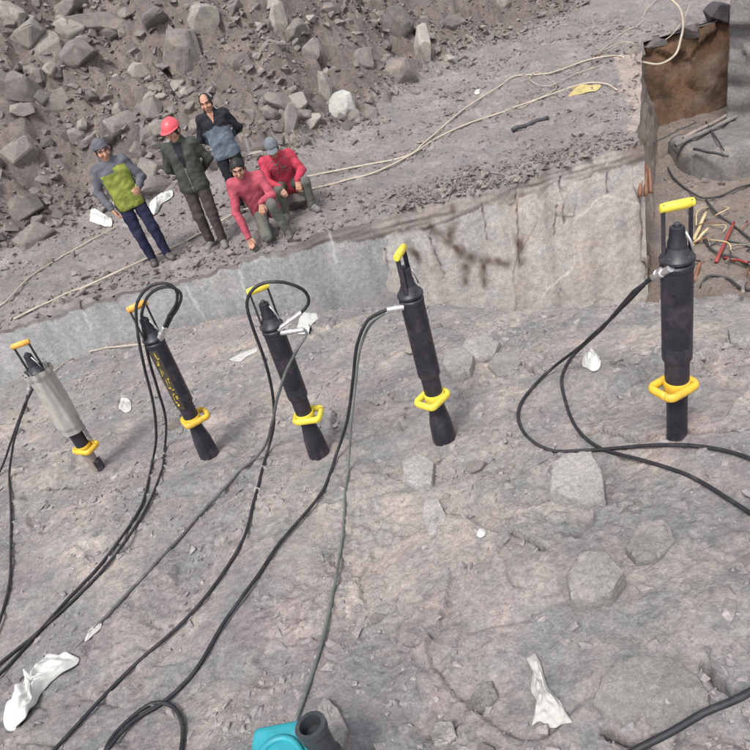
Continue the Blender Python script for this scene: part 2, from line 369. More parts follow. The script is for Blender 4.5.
# ------------------------------------------------------------------ terrain meshes
def axis(*segs): return np.unique(np.concatenate([np.arange(a, b, s) for a, b, s in segs]))
xs = axis((-14, -5, 0.3), (-5, -3, 0.03), (-3, -0.6, 0.016), (-0.6, 2.5, 0.0105), (2.5, 3.6, 0.02), (3.6, 8, 0.05), (8, 15, 0.3)); ys = axis((-6, 0.4, 0.25), (0.4, 2.8, 0.0105), (2.8, 5.2, 0.015), (5.2, 7.9, 0.025), (7.9, 14.6, 0.05))
X, Y = np.meshgrid(xs, ys, indexing='ij'); Z = near_h(X.ravel(), Y.ravel())
FB = gridfaces(len(xs), len(ys)); xc, yc = X.ravel()[FB].mean(1), Y.ravel()[FB].mean(1); pitm = ((yc > np.interp(xc, EDX, EDY) + 0.45 + 0.2 * noise2(xc / 0.4, yc / 0.4, 2)) & (xc > 1.0)).astype(int)
bench = tag(obj('rock_bench', np.stack([X.ravel(), Y.ravel(), Z], 1), FB, [M['bench'], M['pit']], smooth=True, midx=pitm), 'grey stony quarry floor that the splitters stand on', 'ground', kind='structure')

xs = axis((-18, -7, 0.25), (-7, 9, 0.045), (9, 20, 0.25)); ts = axis((0, 0.3, 0.02), (0.3, 14, 0.045), (14, 34, 0.3))
X, T = np.meshgrid(xs, ts, indexing='ij'); Yf = T + edge_y(X)
sx = side_x(Yf); inrec = (Yf < 12.6) & (X > sx); X = np.where(inrec, sx, X)
Zf = far_h(X.ravel(), Yf.ravel())
F = gridfaces(len(xs), len(ts)); ir = inrec.ravel(); F = F[~ir[F].all(1)]
ft = np.interp(X.ravel(), FTX, FTY); sfac = (Yf.ravel() - ft)[F].mean(1) + 0.35 * RS.randn(len(F)) * 0.5
cx_, cy_ = X.ravel()[F].mean(1), Yf.ravel()[F].mean(1); crn = (cx_ > side_x(cy_) - np.interp(cy_, [9, 12.4], [0.12, 0.55]) + 0.08 * RS.randn(len(F)) * 0.4) & (cy_ < 12.4) & (cy_ > 8.6)
scree = tag(obj('scree_slope', np.stack([X.ravel(), Yf.ravel(), Zf], 1), F, [M['ledge'], M['scree'], M['corner']], smooth=True, midx=np.where(crn, 2, (sfac > 0.0).astype(int))), 'far rock ledge with the loose stone slope rising behind it', 'slope', kind='structure')

# the cut rock face below the ledge: real relief, cracks recessed
fx = np.unique(np.concatenate([np.arange(-12, -4.5, 0.08), np.arange(-4.5, 0.3, 0.025), np.arange(0.3, 4.07, 0.011), [4.065]])); n_z = 190
FCR = [[(480, 195), (484, 215), (488, 240)], [(516, 182), (518, 220), (519, 262)], [(560, 178), (563, 205), (565, 224)], [(557, 206), (555, 235)], [(606, 158), (607, 175), (608, 194)],
       [(425, 230), (435, 250), (445, 275)], [(385, 250), (392, 275)]]
FST = [[(432, 228), (452, 245), (470, 258), (490, 262), (508, 262)], [(462, 254), (480, 260), (506, 261)], [(395, 232), (412, 228), (428, 226)], [(408, 246), (420, 258)], [(484, 262), (484, 283)], [(465, 264), (464, 280)], [(519, 240), (520, 262)], [(452, 200), (450, 240)]]
FCR = [[(at_y(u, v, 8.24)[0], at_y(u, v, 8.24)[2]) for u, v in l] for l in FCR]; FST = [[(at_y(u, v, 8.24)[0], at_y(u, v, 8.24)[2]) for u, v in l] for l in FST]
LIME = [[(at_y(u, v, 8.24)[0], at_y(u, v, 8.24)[2]) for u, v in l] for l in ([(237, 252), (246, 300)], [(85, 312), (92, 330)], [(187, 285), (205, 318)], [(330, 232), (336, 262)])]
top = far_h(fx, edge_y(fx)); FX, TT = np.meshgrid(fx, np.linspace(0, 1, n_z), indexing='ij')
FZ = top[:, None] + (-4.2 - top[:, None]) * TT ** 1.15
xr, zr = FX.ravel(), FZ.ravel()
pl, pe = plates(xr, zr * 0.6, 1.1, 91, 0.15); wob = fbm(xr, zr, [(1.5, 0.05), (0.5, 0.012), (0.15, 0.004)], 93)
right = sstep(0.2, 1.0, xr + 0.2 * noise2(xr / 0.3, zr / 0.3, 23)); depth = 0.006 * pl * sstep(0.05, 0.35, TT.ravel()) * right + wob * (0.45 + 0.55 * right)
stain_and_band = np.zeros_like(xr)
wx_ = xr + 0.02 * noise2(xr / 0.1, zr / 0.1, 3)
for c in FCR:
    dd = polydist(wx_, zr, c); depth += 0.03 * (1 - sstep(0.004, 0.02, dd)) * (0.6 + 0.8 * noise2(xr / 0.1, zr / 0.15, 33)); stain_and_band = np.maximum(stain_and_band, 0.6 * np.exp(-(dd / 0.02) ** 2) * (0.7 + 0.6 * noise2(xr / 0.05, zr / 0.12, 31)))
for c in FST:
    dd = polydist(wx_, zr + 0.05 * noise2(xr / 0.12, zr / 0.2, 4), c); stain_and_band = np.maximum(stain_and_band, 0.95 * np.exp(-(dd / 0.065) ** 2) * (0.85 + 0.5 * noise2(xr / 0.09, zr / 0.15, 7)))
lime = np.zeros_like(xr)
for c in LIME: lime = np.maximum(lime, 0.5 * np.exp(-(polydist(wx_, zr, c) / 0.014) ** 2))
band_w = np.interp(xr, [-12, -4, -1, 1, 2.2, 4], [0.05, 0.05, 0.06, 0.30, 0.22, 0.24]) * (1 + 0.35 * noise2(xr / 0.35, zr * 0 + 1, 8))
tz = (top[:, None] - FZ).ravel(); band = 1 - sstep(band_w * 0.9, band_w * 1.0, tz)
stain_and_band = np.maximum(stain_and_band, band * (np.interp(xr, [0.8, 2.0, 3.2, 4], [0.62, 0.42, 0.38, 0.75]) + 0.12 * noise2(xr / 0.3, zr / 0.3, 12)))  # darker band along the top edge, kept in one attribute with the stains
stain_and_band = np.clip(np.maximum(stain_and_band, 0.5 * sstep(0.25, 0.6, noise2(xr / 0.16, zr / 1.6, 14)) * 0.14), 0, 1)
yy = edge_y(xr) + depth * sstep(0.0, 0.06, TT.ravel()) - 0.03 * TT.ravel() + 0.012 * band * sstep(0, .05, TT.ravel()) * noise2(xr / 0.35, zr / 0.06, 17)
Ff = gridfaces(len(fx), n_z)[:, ::-1]
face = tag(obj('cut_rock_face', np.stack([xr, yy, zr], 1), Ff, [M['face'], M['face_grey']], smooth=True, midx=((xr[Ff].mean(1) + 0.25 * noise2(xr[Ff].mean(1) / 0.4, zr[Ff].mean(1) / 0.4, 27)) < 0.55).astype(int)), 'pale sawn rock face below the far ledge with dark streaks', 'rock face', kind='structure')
for nm, arr in (('stain_and_band', stain_and_band), ('lime', lime)):
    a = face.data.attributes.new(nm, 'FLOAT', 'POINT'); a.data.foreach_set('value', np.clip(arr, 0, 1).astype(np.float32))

def wall_strip(name, tops, bots, nu, nv, mat, amp, seed, nrm, label, cat):
    """a rough rock face between an upper and a lower edge line"""
    tu = np.linspace(0, 1, nu); lt = np.linspace(0, 1, len(tops)); tp = np.stack([np.interp(tu, lt, [p[i] for p in tops]) for i in range(3)], 1)
    lb = np.linspace(0, 1, len(bots)); bt = np.stack([np.interp(tu, lb, [p[i] for p in bots]) for i in range(3)], 1)
    tv = np.linspace(0, 1, nv)[None, :, None]; P = tp[:, None, :] * (1 - tv) + bt[:, None, :] * tv; P = P.reshape(-1, 3)
    s = P[:, 0] * 0.9 + P[:, 1] * 0.6; pl, _ = plates(s, P[:, 2], 0.6, seed, 0.5)
    d = amp * pl + fbm(s, P[:, 2], [(0.8, amp), (0.3, amp * 0.6), (0.1, amp * 0.3)], seed)
    P = P + d[:, None] * np.array(nrm)[None, :]
    return tag(obj(name, P, gridfaces(nu, nv), mat, smooth=True), label, cat, kind='structure')
yl = np.array([8.2, 9.5, 11, 12.7]); sxl = side_x(yl)
tops = [(x - 0.03, y, float(far_h(np.array([x - .03]), np.array([y]))[0]) + 0.03) for x, y in zip(sxl, yl)]
bots = [(x + dx_, y - 0.02, -2.9) for x, y, dx_ in zip(sxl, yl, (0.02, 0.2, 0.3, 0.3))]
tops = [(x - 0.06, y, z) for x, y, z in tops]
wall_strip('ledge_corner_face', tops, bots, 90, 50, M['corner'], 0.04, 201, (0.9, -0.4, 0), 'tan rock corner where the far ledge ends', 'rock face')
bx = np.array([5.3, 7, 9, 14]); tops = [(x, 12.62, float(far_h(np.array([x]), np.array([12.62]))[0]) + 0.02) for x in bx]; bots = [(x, 12.5, -3.0) for x in bx]
wall_strip('clay_bank', tops, bots, 160, 40, M['brown'], 0.05, 205, (0, -1, 0), 'brown clay bank at the back of the pit', 'bank')
# grey buttress at the right rim of the pit
c0 = at_y(735, 60, 11.0)
wall_strip('rock_buttress', [(c0[0] * 1.17 + 0.2, 12.7, 0.9), (c0[0], 11.2, 0.8), (c0[0] + 0.4, 10.4, 0.7), (c0[0] + 3.5, 9.9, 0.8)], [(c0[0] * 1.17 + 0.1, 12.7, -3), (c0[0] - 0.05, 11.1, -3), (c0[0] + 0.4, 10.2, -3), (c0[0] + 3.5, 9.7, -3)],
           120, 60, M['slab'], 0.11, 209, (-0.6, -0.8, 0), 'grey rock buttress at the right rim of the pit', 'rock face')

# ------------------------------------------------------------------ stones
def hull(seed, n=18, dims=(1, 1, 1), p=3.0, bev=0.05, rough=0.0):
    r = random.Random(seed); bm = bmesh.new()
    for _ in range(n):
        v = Vector((r.gauss(0, 1), r.gauss(0, 1), r.gauss(0, 1))).normalized()
        k = (abs(v.x) ** p + abs(v.y) ** p + abs(v.z) ** p) ** (-1 / p); v = v * k * r.uniform(0.86, 1.0)
        bm.verts.new((v.x * dims[0], v.y * dims[1], v.z * dims[2]))
    res = bmesh.ops.convex_hull(bm, input=bm.verts)
    junk = list({g for g in res['geom_interior'] + res['geom_unused'] if isinstance(g, bmesh.types.BMVert)})
    if junk: bmesh.ops.delete(bm, geom=junk, context='VERTS')
    bmesh.ops.dissolve_limit(bm, angle_limit=math.radians(9), verts=bm.verts, edges=bm.edges)
    if bev: bmesh.ops.bevel(bm, geom=list(bm.edges), offset=bev, segments=1, affect='EDGES')
    if rough:
        bmesh.ops.triangulate(bm, faces=bm.faces); bmesh.ops.subdivide_edges(bm, edges=bm.edges, cuts=2, use_grid_fill=True)
        c = np.array([v.co for v in bm.verts]); sz = np.abs(c).max(); a = (c[:, 0] * 2.3 + c[:, 2]) / sz; b = (c[:, 1] * 2.3 - c[:, 2] * 1.3) / sz
        c = c * (1 + rough * noise2(a, b, seed) + 0.5 * rough * noise2(a * 3, b * 3, seed))[:, None]
        for v, q in zip(bm.verts, c): v.co = q
    bmesh.ops.recalc_face_normals(bm, faces=bm.faces); return bm
STONES = []
for i in range(16):
    bm = hull(300 + i, rnd.choice((12, 16, 22)), (1, rnd.uniform(0.6, 1), rnd.uniform(0.35, 0.8)), rnd.choice((2.6, 4, 7)), 0.05)
    me = bpy.data.meshes.new('stone'); bm.to_mesh(me); bm.free(); STONES.append(me)
stone_meshes = {}
def stone_mesh(i, mat):
    k = (i, mat)
    if k not in stone_meshes:
        me = STONES[i].copy(); me.materials.append(M[mat]); stone_meshes[k] = me
    return stone_meshes[k]
def child_stone(parent, pos, size, i, mat, rot):
    o = bpy.data.objects.new('stone', stone_mesh(i, mat)); COL.objects.link(o); o.parent = parent
    o.location = pos; o.rotation_euler = rot; o.scale = (size, size, size); return o
def grit(name, parent, P, S, mat, seed, flat=0.6):
    """many small chips joined into one mesh"""
    rs = np.random.RandomState(seed); var = []
    for i in range(10):
        bm = hull(900 + i + seed, 8, (1, rs.uniform(.6, 1), flat * rs.uniform(.6, 1.1)), 3.0, 0.0); bmesh.ops.triangulate(bm, faces=bm.faces)
        bm.verts.index_update(); var.append((np.array([v.co for v in bm.verts]), np.array([[v.index for v in f.verts] for f in bm.faces]))); bm.free()
    V = []; Fc = []; off = 0
    for k in range(len(P)):
        v, f = var[rs.randint(10)]; a = rs.uniform(0, 6.28); t = rs.uniform(-.5, .5); t2 = rs.uniform(-.5, .5)
        Rz = np.array([[math.cos(a), -math.sin(a), 0], [math.sin(a), math.cos(a), 0], [0, 0, 1]])
        Rx = np.array([[1, 0, 0], [0, math.cos(t), -math.sin(t)], [0, math.sin(t), math.cos(t)]]); Ry = np.array([[math.cos(t2), 0, math.sin(t2)], [0, 1, 0], [-math.sin(t2), 0, math.cos(t2)]])
        V.append((v * S[k]) @ (Rz @ Rx @ Ry).T + P[k]); Fc.append(f + off); off += len(v)
    return tag(obj(name, np.concatenate(V), np.concatenate(Fc), M[mat], parent), kind='stuff')

# loose stones of the scree (the largest as single stones, the rest as rubble)
def scatter(n, xr_, yr_, fn, seed, keep):
    rs = np.random.RandomState(seed); x = rs.uniform(*xr_, n); y = rs.uniform(*yr_, n); k = keep(x, y, rs); x = x[k]; y = y[k]
    return np.stack([x, y, fn(x, y)], 1), rs
def k_scree(x, y, rs):
    s = y - np.interp(x, FTX, FTY)
    rec = (y < 12.7) & (x > side_x(y) - 0.1)
    return (s > -0.2) & ~rec & (rs.uniform(size=len(x)) < 0.25 + 0.75 * sstep(-0.3, 0.3, noise2(x / 1.5, y / 1.5, 123)))
def seen(P, margin=30):
    c = (P - CAM) @ CM; u = c[:, 0] / c[:, 2] * FPX + 375; v = c[:, 1] / c[:, 2] * FPX + 375
    return (c[:, 2] > 0.3) & (u > -margin) & (u < 750 + margin) & (v > -margin) & (v < 750 + margin)
P, rs = scatter(2600, (-8, 9), (9.5, 19), far_h, 51, k_scree)
P = P[seen(P)]; Sz = np.clip(0.10 * (1 + rs.pareto(2.2, len(P))), 0.10, 0.38) * np.where(P[:, 0] > 2.5, 0.6, 1.0); order = np.argsort(-Sz)[:290]
for k in order:
    s = float(Sz[k])
    child_stone(scree, P[k] - np.array([0, 0, 0.08 * s]), s, rs.randint(16), 'stone' if rs.uniform() < 0.72 else 'pale', (rs.uniform(-.6, 1.0), rs.uniform(-.6, .6), rs.uniform(0, 6.28)))
P, rs = scatter(26000, (-8, 10), (9.2, 20), far_h, 52, k_scree)
grit('rubble', scree, P + np.array([0, 0, 0.005]), np.clip(0.032 * (1 + rs.pareto(2.2, len(P))), 0.035, 0.15), 'screegrit', 3)
def k_ledge(x, y, rs):
    s = y - np.interp(x, FTX, FTY); return (s < 0.3) & (y > edge_y(x) + 0.03) & ~((y < 12.7) & (x > side_x(y) - 0.1)) & (rs.uniform(size=len(x)) < 0.12 + 0.88 * sstep(-0.1, 0.4, noise2(x / 1.1, y / 0.7, 125)))
P, rs = scatter(20000, (-7, 7), (8.2, 16), far_h, 53, k_ledge)
grit('gravel', scree, P, np.clip(0.017 * (1 + rs.pareto(2.0, len(P))), 0.016, 0.09), 'screegrit', 4)
# rubble heaped along the rim of the ledge
rs = np.random.RandomState(54); x = np.concatenate([rs.uniform(0.9, 4.0, 900), rs.uniform(-5, 0.9, 260)]); y = edge_y(x) + np.abs(rs.normal(0.05, 0.28, len(x))); k = x < side_x(y) - 0.05; x, y = x[k], y[k]
grit('rim_rubble', scree, np.stack([x, y, far_h(x, y) + 0.01], 1), np.clip(0.022 * (1 + rs.pareto(2.4, len(x))), 0.02, 0.10), 'screegrit', 5)
# near bench: chips and small stones
def k_bench(x, y, rs): return (y < np.interp(x, EDX, EDY) + 0.25) & (rs.uniform(size=len(x)) < 0.15 + 0.85 * sstep(0.0, 0.4, noise2(x / 0.7, y / 0.7, 127)))
P, rs = scatter(42000, (-4.5, 3.2), (0.6, 8.2), near_h, 55, k_bench)
grit('gravel', bench, P, np.clip(0.0064 * (1 + rs.pareto(1.8, len(P))), 0.006, 0.036), 'grit', 6, 0.55)
# pit floor rubble
def k_pit(x, y, rs): return (x > side_x(y) + 0.35) & (rs.uniform(size=len(x)) < 0.3 + 0.7 * sstep(-0.2, 0.3, noise2(x / 0.8, y / 0.8, 129)))
P, rs = scatter(2600, (3.3, 9), (5.0, 12.4), near_h, 57, k_pit)
grit('pit_rubble', bench, P, np.clip(0.02 * (1 + rs.pareto(2.2, len(P))), 0.02, 0.10), 'screegrit', 7)

# single boulders one can point at: (pixel, size in px across/down, material, name, label)
def boulder(u, v, w, h, mat, label, seed, fn=far_h, n=20, sink=0.25, thick=0.75, p=4.0, name='boulder', rz=0.0, tilt=(0, 0), cat='boulder', deep=0.0):
    P = on(fn, u, v + h * 0.30); d = float((P - CAM) @ CM[:, 2]); pm = d / FPX
    a, c = w * pm / 2, h * pm / 2
    bm = hull(seed, n, (a * 1.08, (a + c) * 0.5 * thick, c * 1.08), p, 0.05 * min(a, c), 0.06)
    bmesh.ops.rotate(bm, cent=(0, 0, 0), matrix=Matrix.Rotation(math.radians(16), 3, 'Y'), verts=bm.verts)
    o = bobj(name, bm, M[mat]); o.location = tuple(P + np.array([0, (a + c) * 0.2, c * (1 - sink) * 0.5])); o.rotation_euler = (tilt[0], tilt[1], rz)
    return tag(o, label, cat, 'boulders lying in the scree' if fn is far_h else None)
BL = [
 (104, 24, 92, 26, 'stone', 'long flat grey slab jutting out at the upper left of the slope', 0.7), (50, 50, 34, 40, 'pale', 'tan upright block under the left end of the long flat slab', 0.8),
 (55, 103, 32, 28, 'pale', 'squarish pale block at left, left of and above the man in the green jacket', 0.9), (9, 84, 26, 38, 'stone', 'grey rock cut by the left picture border, below the corner rocks', 0.9),
 (12, 12, 30, 24, 'pale', 'brownish rock in the top left corner', 0.8), (35, 75, 22, 18, 'stone', 'small dark rock between the tan upright block and the squarish pale block', 0.8),
 (187, 52, 40, 48, 'stone', 'large grey boulder up the slope above the pink helmet', 0.8), (206, 18, 30, 30, 'pale', 'rounded brownish boulder above the bare-headed man near the top', 0.8),
 (22, 110, 24, 14, 'stone', 'low flat stone left of the squarish pale block', 0.9), (124, 113, 14, 24, 'pale', 'narrow pale upright stone above the man in the green jacket', 0.8),
 (281, 20, 18, 42, 'pale', 'tall narrow tan stone at the top, left of the centre', 0.8), (296, 34, 24, 34, 'pale', 'tan rounded rock touching the tall narrow stone', 0.8),
 (313, 49, 18, 24, 'stone', 'small brownish rock below right of the tan rounded rock', 0.8), (327, 86, 14, 32, 'pale', 'thin leaning pale stone just left of the palest round boulder', 0.7),
 (345, 106, 30, 36, 'palest', 'palest round boulder in the middle of the slope above the red jackets', 0.85), (400, 24, 32, 36, 'stone', 'broad grey rock near the top centre', 0.8),
 (427, 45, 20, 44, 'pale', 'tall light brown stone right of the broad grey rock', 0.8), (403, 72, 34, 30, 'stone', 'grey rock directly below the broad grey rock', 0.8),
 (331, 9, 20, 14, 'stone', 'small flat rock at the top edge above the thin leaning stone', 0.8), (293, 117, 14, 34, 'stone', 'slanting slim stone above the man in the grey cap', 0.7),
 (150, 135, 18, 22, 'stone', 'grey stone between the man in the green jacket and the man in the pink helmet', 0.8), (240, 62, 24, 20, 'stone', 'angular grey rock up the slope right of the bare-headed man', 0.8),
 (80, 135, 22, 16, 'stone', 'dark low rock just left of the head of the man in the green jacket', 0.8), (455, 24, 24, 18, 'stone', 'grey rock at the right end of the boulder row near the top', 0.8),
 (365, 60, 22, 26, 'stone', 'dull rock left of the grey rock in the upper centre', 0.8), (265, 95, 18, 16, 'stone', 'small grey rock right of the bare-headed man shoulder', 0.8)]
M['dark'] = rockmat('crevice_shade_stone', (0.075, 0.07, 0.075), (0.11, 0.10, 0.105), (0.06, 0.056, 0.06), s=1.6, bump=0.5, bdist=0.03)  # dark colour stands in for the shade of the crevice above the bank
DK = [(636, 50, 22, 10, 'flat rock at the left end of the stones above the clay bank'), (658, 43, 20, 12, 'rock on top of the clay bank behind the cream hose loop'), (690, 28, 24, 16, 'rock on top of the clay bank right of the cream hose loop'), (716, 14, 30, 26, 'large rock at the top right beside the buttress, coloured dark for crevice shade')]
for i, (u, v, w, h, lab) in enumerate(DK): boulder(u, v, w, h, 'stone' if i < 3 else 'dark', lab, 700 + i, thick=0.9, n=13, p=5)
M['palest'] = rockmat('palest_stone', (0.42, 0.42, 0.38), (0.48, 0.47, 0.43), (0.36, 0.36, 0.34), s=1.6, bump=0.4, bdist=0.02)
for i, (u, v, w, h, m, lab, th) in enumerate(BL):
    boulder(u, v, w, h, m, lab, 500 + i, thick=th, n=22 if m != 'palest' else 36, p=4 if m != 'palest' else 2.5, tilt=(rnd.uniform(-.15, .25), rnd.uniform(-.2, .2)))

def flat_stone(pxs, mat, label, thick, seed, name='stone_slab', tilt=(0.0, 0.0)):
    """a broken stone bedded in the near bench; its outline is given by its corners on the ground"""
    pts = np.array([G(*p, thick * 0.8) for p in pxs]) - np.array([0, 0, thick * 0.8]); c = pts.mean(0); rs = np.random.RandomState(seed)
    R = float(np.linalg.norm((pts - c)[:, :2], axis=1).mean()); n = 56; q = np.arange(n) / n * len(pts); i0 = q.astype(int); fr = (q - i0)[:, None]
    O = pts[i0] * (1 - fr) + pts[(i0 + 1) % len(pts)] * fr - c
    ang = np.arange(n); O[:, :2] *= (1 + 0.03 * noise2(ang * 0.5, ang * 0 + seed, seed) + 0.02 * noise2(ang * 1.3, ang * 0 + seed, seed + 1))[:, None]
    ts = np.array([0.0, 0.2, 0.4, 0.58, 0.72, 0.83, 0.91, 0.965, 0.995, 1.0, 0.96]); hs = np.array([1, 1, 1, 1, 1, 0.99, 0.97, 0.91, 0.7, 0.1, -0.5])
    V = []
    for t, hh in zip(ts, hs):
        xy = O[:, :2] * t; a = xy / R
        top = thick * (1 + tilt[0] * a[:, 0] + tilt[1] * a[:, 1])
        pl, _ = plates(a[:, 0], a[:, 1], 0.9, seed, 0.5)
        z = np.maximum(top, thick * 0.25) * hh + (min(thick, 0.06) * 0.16 * pl * 0.6 + min(thick, 0.06) * 0.12 * noise2(a[:, 0] * 5, a[:, 1] * 5, seed)) * min(hh + 0.2, 1) + O[:, 2] * 0.8 * t
        V.append(np.stack([xy[:, 0], xy[:, 1], z], 1))
    V = np.concatenate(V); m = len(ts); Fq = [(i * n + k, (i + 1) * n + k, (i + 1) * n + (k + 1) % n, i * n + (k + 1) % n) for i in range(1, m - 1) for k in range(n)] + [tuple(n + k for k in range(n))]
    o = obj(name, V, Fq, M[mat], None, True)
    try: o.data.set_sharp_from_angle(angle=math.radians(28))
    except Exception: pass
    o.location = tuple(c - np.array([0, 0, 0.004])); return tag(o, label, 'stone')
M['benchstone'] = rockmat('bench_stone', (0.275, 0.257, 0.242), (0.325, 0.305, 0.284), (0.24, 0.24, 0.226), (0.36, 0.33, 0.305), s=2.0, bump=0.6, bdist=0.02, jitter=True)
flat_stone([(549, 490), (552, 470), (566, 460), (592, 457), (603, 470), (605, 492), (590, 501), (566, 496)], 'benchstone', 'angular grey stone below the loop of black hose right of centre', 0.11, 3, tilt=(0.1, 0.25))
flat_stone([(566, 574), (580, 560), (606, 556), (625, 574), (612, 590), (584, 600), (570, 596)], 'benchstone', 'greenish grey block standing proud above the large flat slab', 0.11, 4, tilt=(0.15, 0.25))
flat_stone([(592, 700), (604, 672), (634, 654), (676, 654), (708, 684), (712, 706), (678, 728), (640, 740), (610, 728)], 'benchstone', 'large flat slab at the lower right under the dark hose', 0.045, 5)
flat_stone([(423, 520), (424, 502), (438, 498), (446, 514), (440, 530), (428, 534)], 'benchstone', 'small flat greenish stone in the middle of the near ground', 0.02, 6)
flat_stone([(404, 480), (402, 462), (418, 452), (434, 462), (432, 482), (416, 486)], 'benchstone', 'low rounded stone below the foot of the second splitter from right', 0.05, 7)
flat_stone([(318, 740), (318, 706), (326, 698), (338, 708), (347, 726), (343, 746), (330, 756)], 'benchstone', 'pale flat stone leaning beside the teal pump', 0.04, 8)
flat_stone([(625, 548), (640, 522), (668, 520), (676, 540), (655, 560), (636, 562)], 'benchstone', 'cracked stone right of and above the greenish grey block', 0.045, 9)
flat_stone([(728, 330), (738, 320), (752, 324), (756, 340), (742, 346), (730, 342)], 'benchstone', 'dark stone at the right picture border beside the tallest splitter', 0.05, 10)
flat_stone([(488, 366), (496, 352), (514, 350), (522, 360), (514, 372), (496, 374)], 'benchstone', 'low stone just left of the right hose loop', 0.04, 11)
flat_stone([(442, 364), (446, 350), (462, 346), (474, 356), (470, 372), (452, 376)], 'benchstone', 'grey stone right of the second splitter from right', 0.07, 12)
flat_stone([(460, 350), (466, 338), (486, 334), (500, 342), (494, 354), (474, 358)], 'benchstone', 'pale stone behind the second splitter from right', 0.06, 13)
flat_stone([(470, 700), (478, 684), (492, 680), (498, 696), (488, 708), (474, 710)], 'benchstone', 'small stone left of the crumpled white rag', 0.03, 14)
flat_stone([(430, 735), (436, 722), (452, 720), (456, 734), (446, 744), (434, 744)], 'benchstone', 'small greenish stone near the bottom edge', 0.03, 15)

# ------------------------------------------------------------------ rock splitters
SPX = [(98, 470), (210, 455), (320, 455), (445, 440), (677, 437)]
SP = [G(u, v) for u, v in SPX]
def splitter(i, label, rz, loop_rz, flare, grip, loopm, plate=False, wrapped=False):
    base = SP[i]; root = empty('rock_splitter', base - np.array([0, 0, 0.02]), rz)
    root.scale = (0.75, 0.75, 1.0 if i == 4 else 1.05); tag(root, label, 'rock splitter', 'rock splitters standing in a row in drilled holes')
    if flare:   # ribbed boot widening to the ground
        bm = bmesh.new(); seg = 10; rings = []
        for r, z in ((0.054, 0.30), (0.058, 0.265), (0.084, 0.15), (0.092, 0.04), (0.084, -0.03)):
            rings.append([bm.verts.new((r * math.cos(2 * math.pi * k / seg) * (1.0 if k % 2 else 0.95), r * math.sin(2 * math.pi * k / seg) * (1.0 if k % 2 else 0.95), z)) for k in range(seg)])
        for a, b in zip(rings[:-1], rings[1:]):
            for k in range(seg): bm.faces.new((a[k], b[k], b[(k + 1) % seg], a[(k + 1) % seg]))
        bm.faces.new(rings[0]); bm.faces.new(rings[-1][::-1]); bmesh.ops.recalc_face_normals(bm, faces=bm.faces)
        bmesh.ops.bevel(bm, geom=list(bm.edges), offset=0.004, segments=1, affect='EDGES'); bobj('boot', bm, M['black'], root)
    elif wrapped:
        lathe('wedge_guide', [(0.044, -0.04), (0.05, 0.0), (0.052, 0.10), (0.06, 0.20), (0.06, 0.25)], M['corner'], root, 16)
        bm = box_bm(0.07, 0.08, 0.14, 0.01); bmesh.ops.translate(bm, vec=(0.045, -0.02, 0.05), verts=bm.verts); bobj('wedge', bm, M['black'], root)
    else:
        lathe('sleeve', [(0.055, -0.04), (0.061, -0.03), (0.061, 0.02), (0.058, 0.03), (0.058, 0.26), (0.061, 0.265), (0.061, 0.31)], M['black'], root)
    dz = 0.0 if wrapped else 0.075
    lathe('lower_cylinder', [(0.05, 0.2 + dz), (0.066, 0.21 + dz), (0.066, 0.40 + dz), (0.05, 0.41 + dz)], M['black'], root)
    lathe('cylinder', [(0.06, 0.372 + dz), (0.074, 0.375 + dz), (0.08, 0.385 + dz), (0.08, 0.52), (0.0785, 0.524), (0.08, 0.528), (0.08, 0.872), (0.084, 0.876), (0.084, 0.892), (0.076, 0.90), (0.03, 0.901)], M['black'], root)
    lathe('collar', [(0.03, 0.90), (0.074, 0.902), (0.088, 0.912), (0.088, 0.922), (0.066, 0.94), (0.05, 0.965), (0.03, 0.966)], M['black'], root)
    vh = lathe('valve_head', [(0.046, 0.95), (0.046, 0.99), (0.04, 1.0), (0.036, 1.045), (0.026, 1.05), (0.02, 1.05), (0.018, 1.04)], M['black'], root, 20)
    lathe('valve_cap', [(0.016, 1.045), (0.016, 1.06), (0.010, 1.064)], M['iron'], vh, 14)
    for a in (0.6, 2.2, 3.8, 5.3):
        b = lathe('bolt', [(0.009, 0.918), (0.009, 0.936), (0.006, 0.938)], M['iron'], root, 6, False); b.location = (0.07 * math.cos(a), 0.07 * math.sin(a), 0.0)
    br = obj('lever', *tube_data([(0.03, -0.035, 1.03), (0.052, -0.045, 0.99), (0.062, -0.05, 0.95)], 0.006, 8), M['steel'], root, True)
    # carrying handle
    for s in (-1, 1):
        bm = box_bm(0.014, 0.032, 0.225, 0.004); bmesh.ops.translate(bm, vec=(s * 0.066, 0, 1.0325), verts=bm.verts); bobj('handle_arm', bm, M['black'], root)
    pr = [(0.0, -0.082), (0.018, -0.082), (0.022, -0.078), (0.022, -0.062), (0.0245, -0.058), (0.0245, 0.058), (0.022, 0.062), (0.022, 0.078), (0.018, 0.082), (0.0, 0.082)]
    g = lathe('grip', pr, M[grip], root, 18); g.rotation_euler = (0, math.pi / 2, 0); g.location = (0, 0, 1.13); g.scale = (0.8, 1, 1)
    # lower lifting handle: clamp ring and rounded rectangular loop
    lh = lathe('clamp_ring', [(0.062, 0.215), (0.072, 0.216), (0.074, 0.222), (0.074, 0.262), (0.072, 0.268), (0.062, 0.269)], M[loopm], root, 28)
    W, Dp = 0.078, 0.128; path = []; zl = 0.242 + dz; lh.location = (0, 0, dz)
    for cx, cy, a0 in ((W - 0.03, -Dp + 0.03, -90), (W - 0.03, 0.045, 0), (-W + 0.03, 0.045, 90), (-W + 0.03, -Dp + 0.03, 180)):
        for k in range(5):
            a = math.radians(a0 + 22.5 * k); path.append((cx + 0.03 * math.cos(a), cy + 0.03 * math.sin(a), zl))
    path.append(path[0]); path = spline(path, 0.02)
    V, Fc = tube_data(path, 0.021, 8); V = [(x, y, zl + (z - zl) * 1.0) for x, y, z in V]
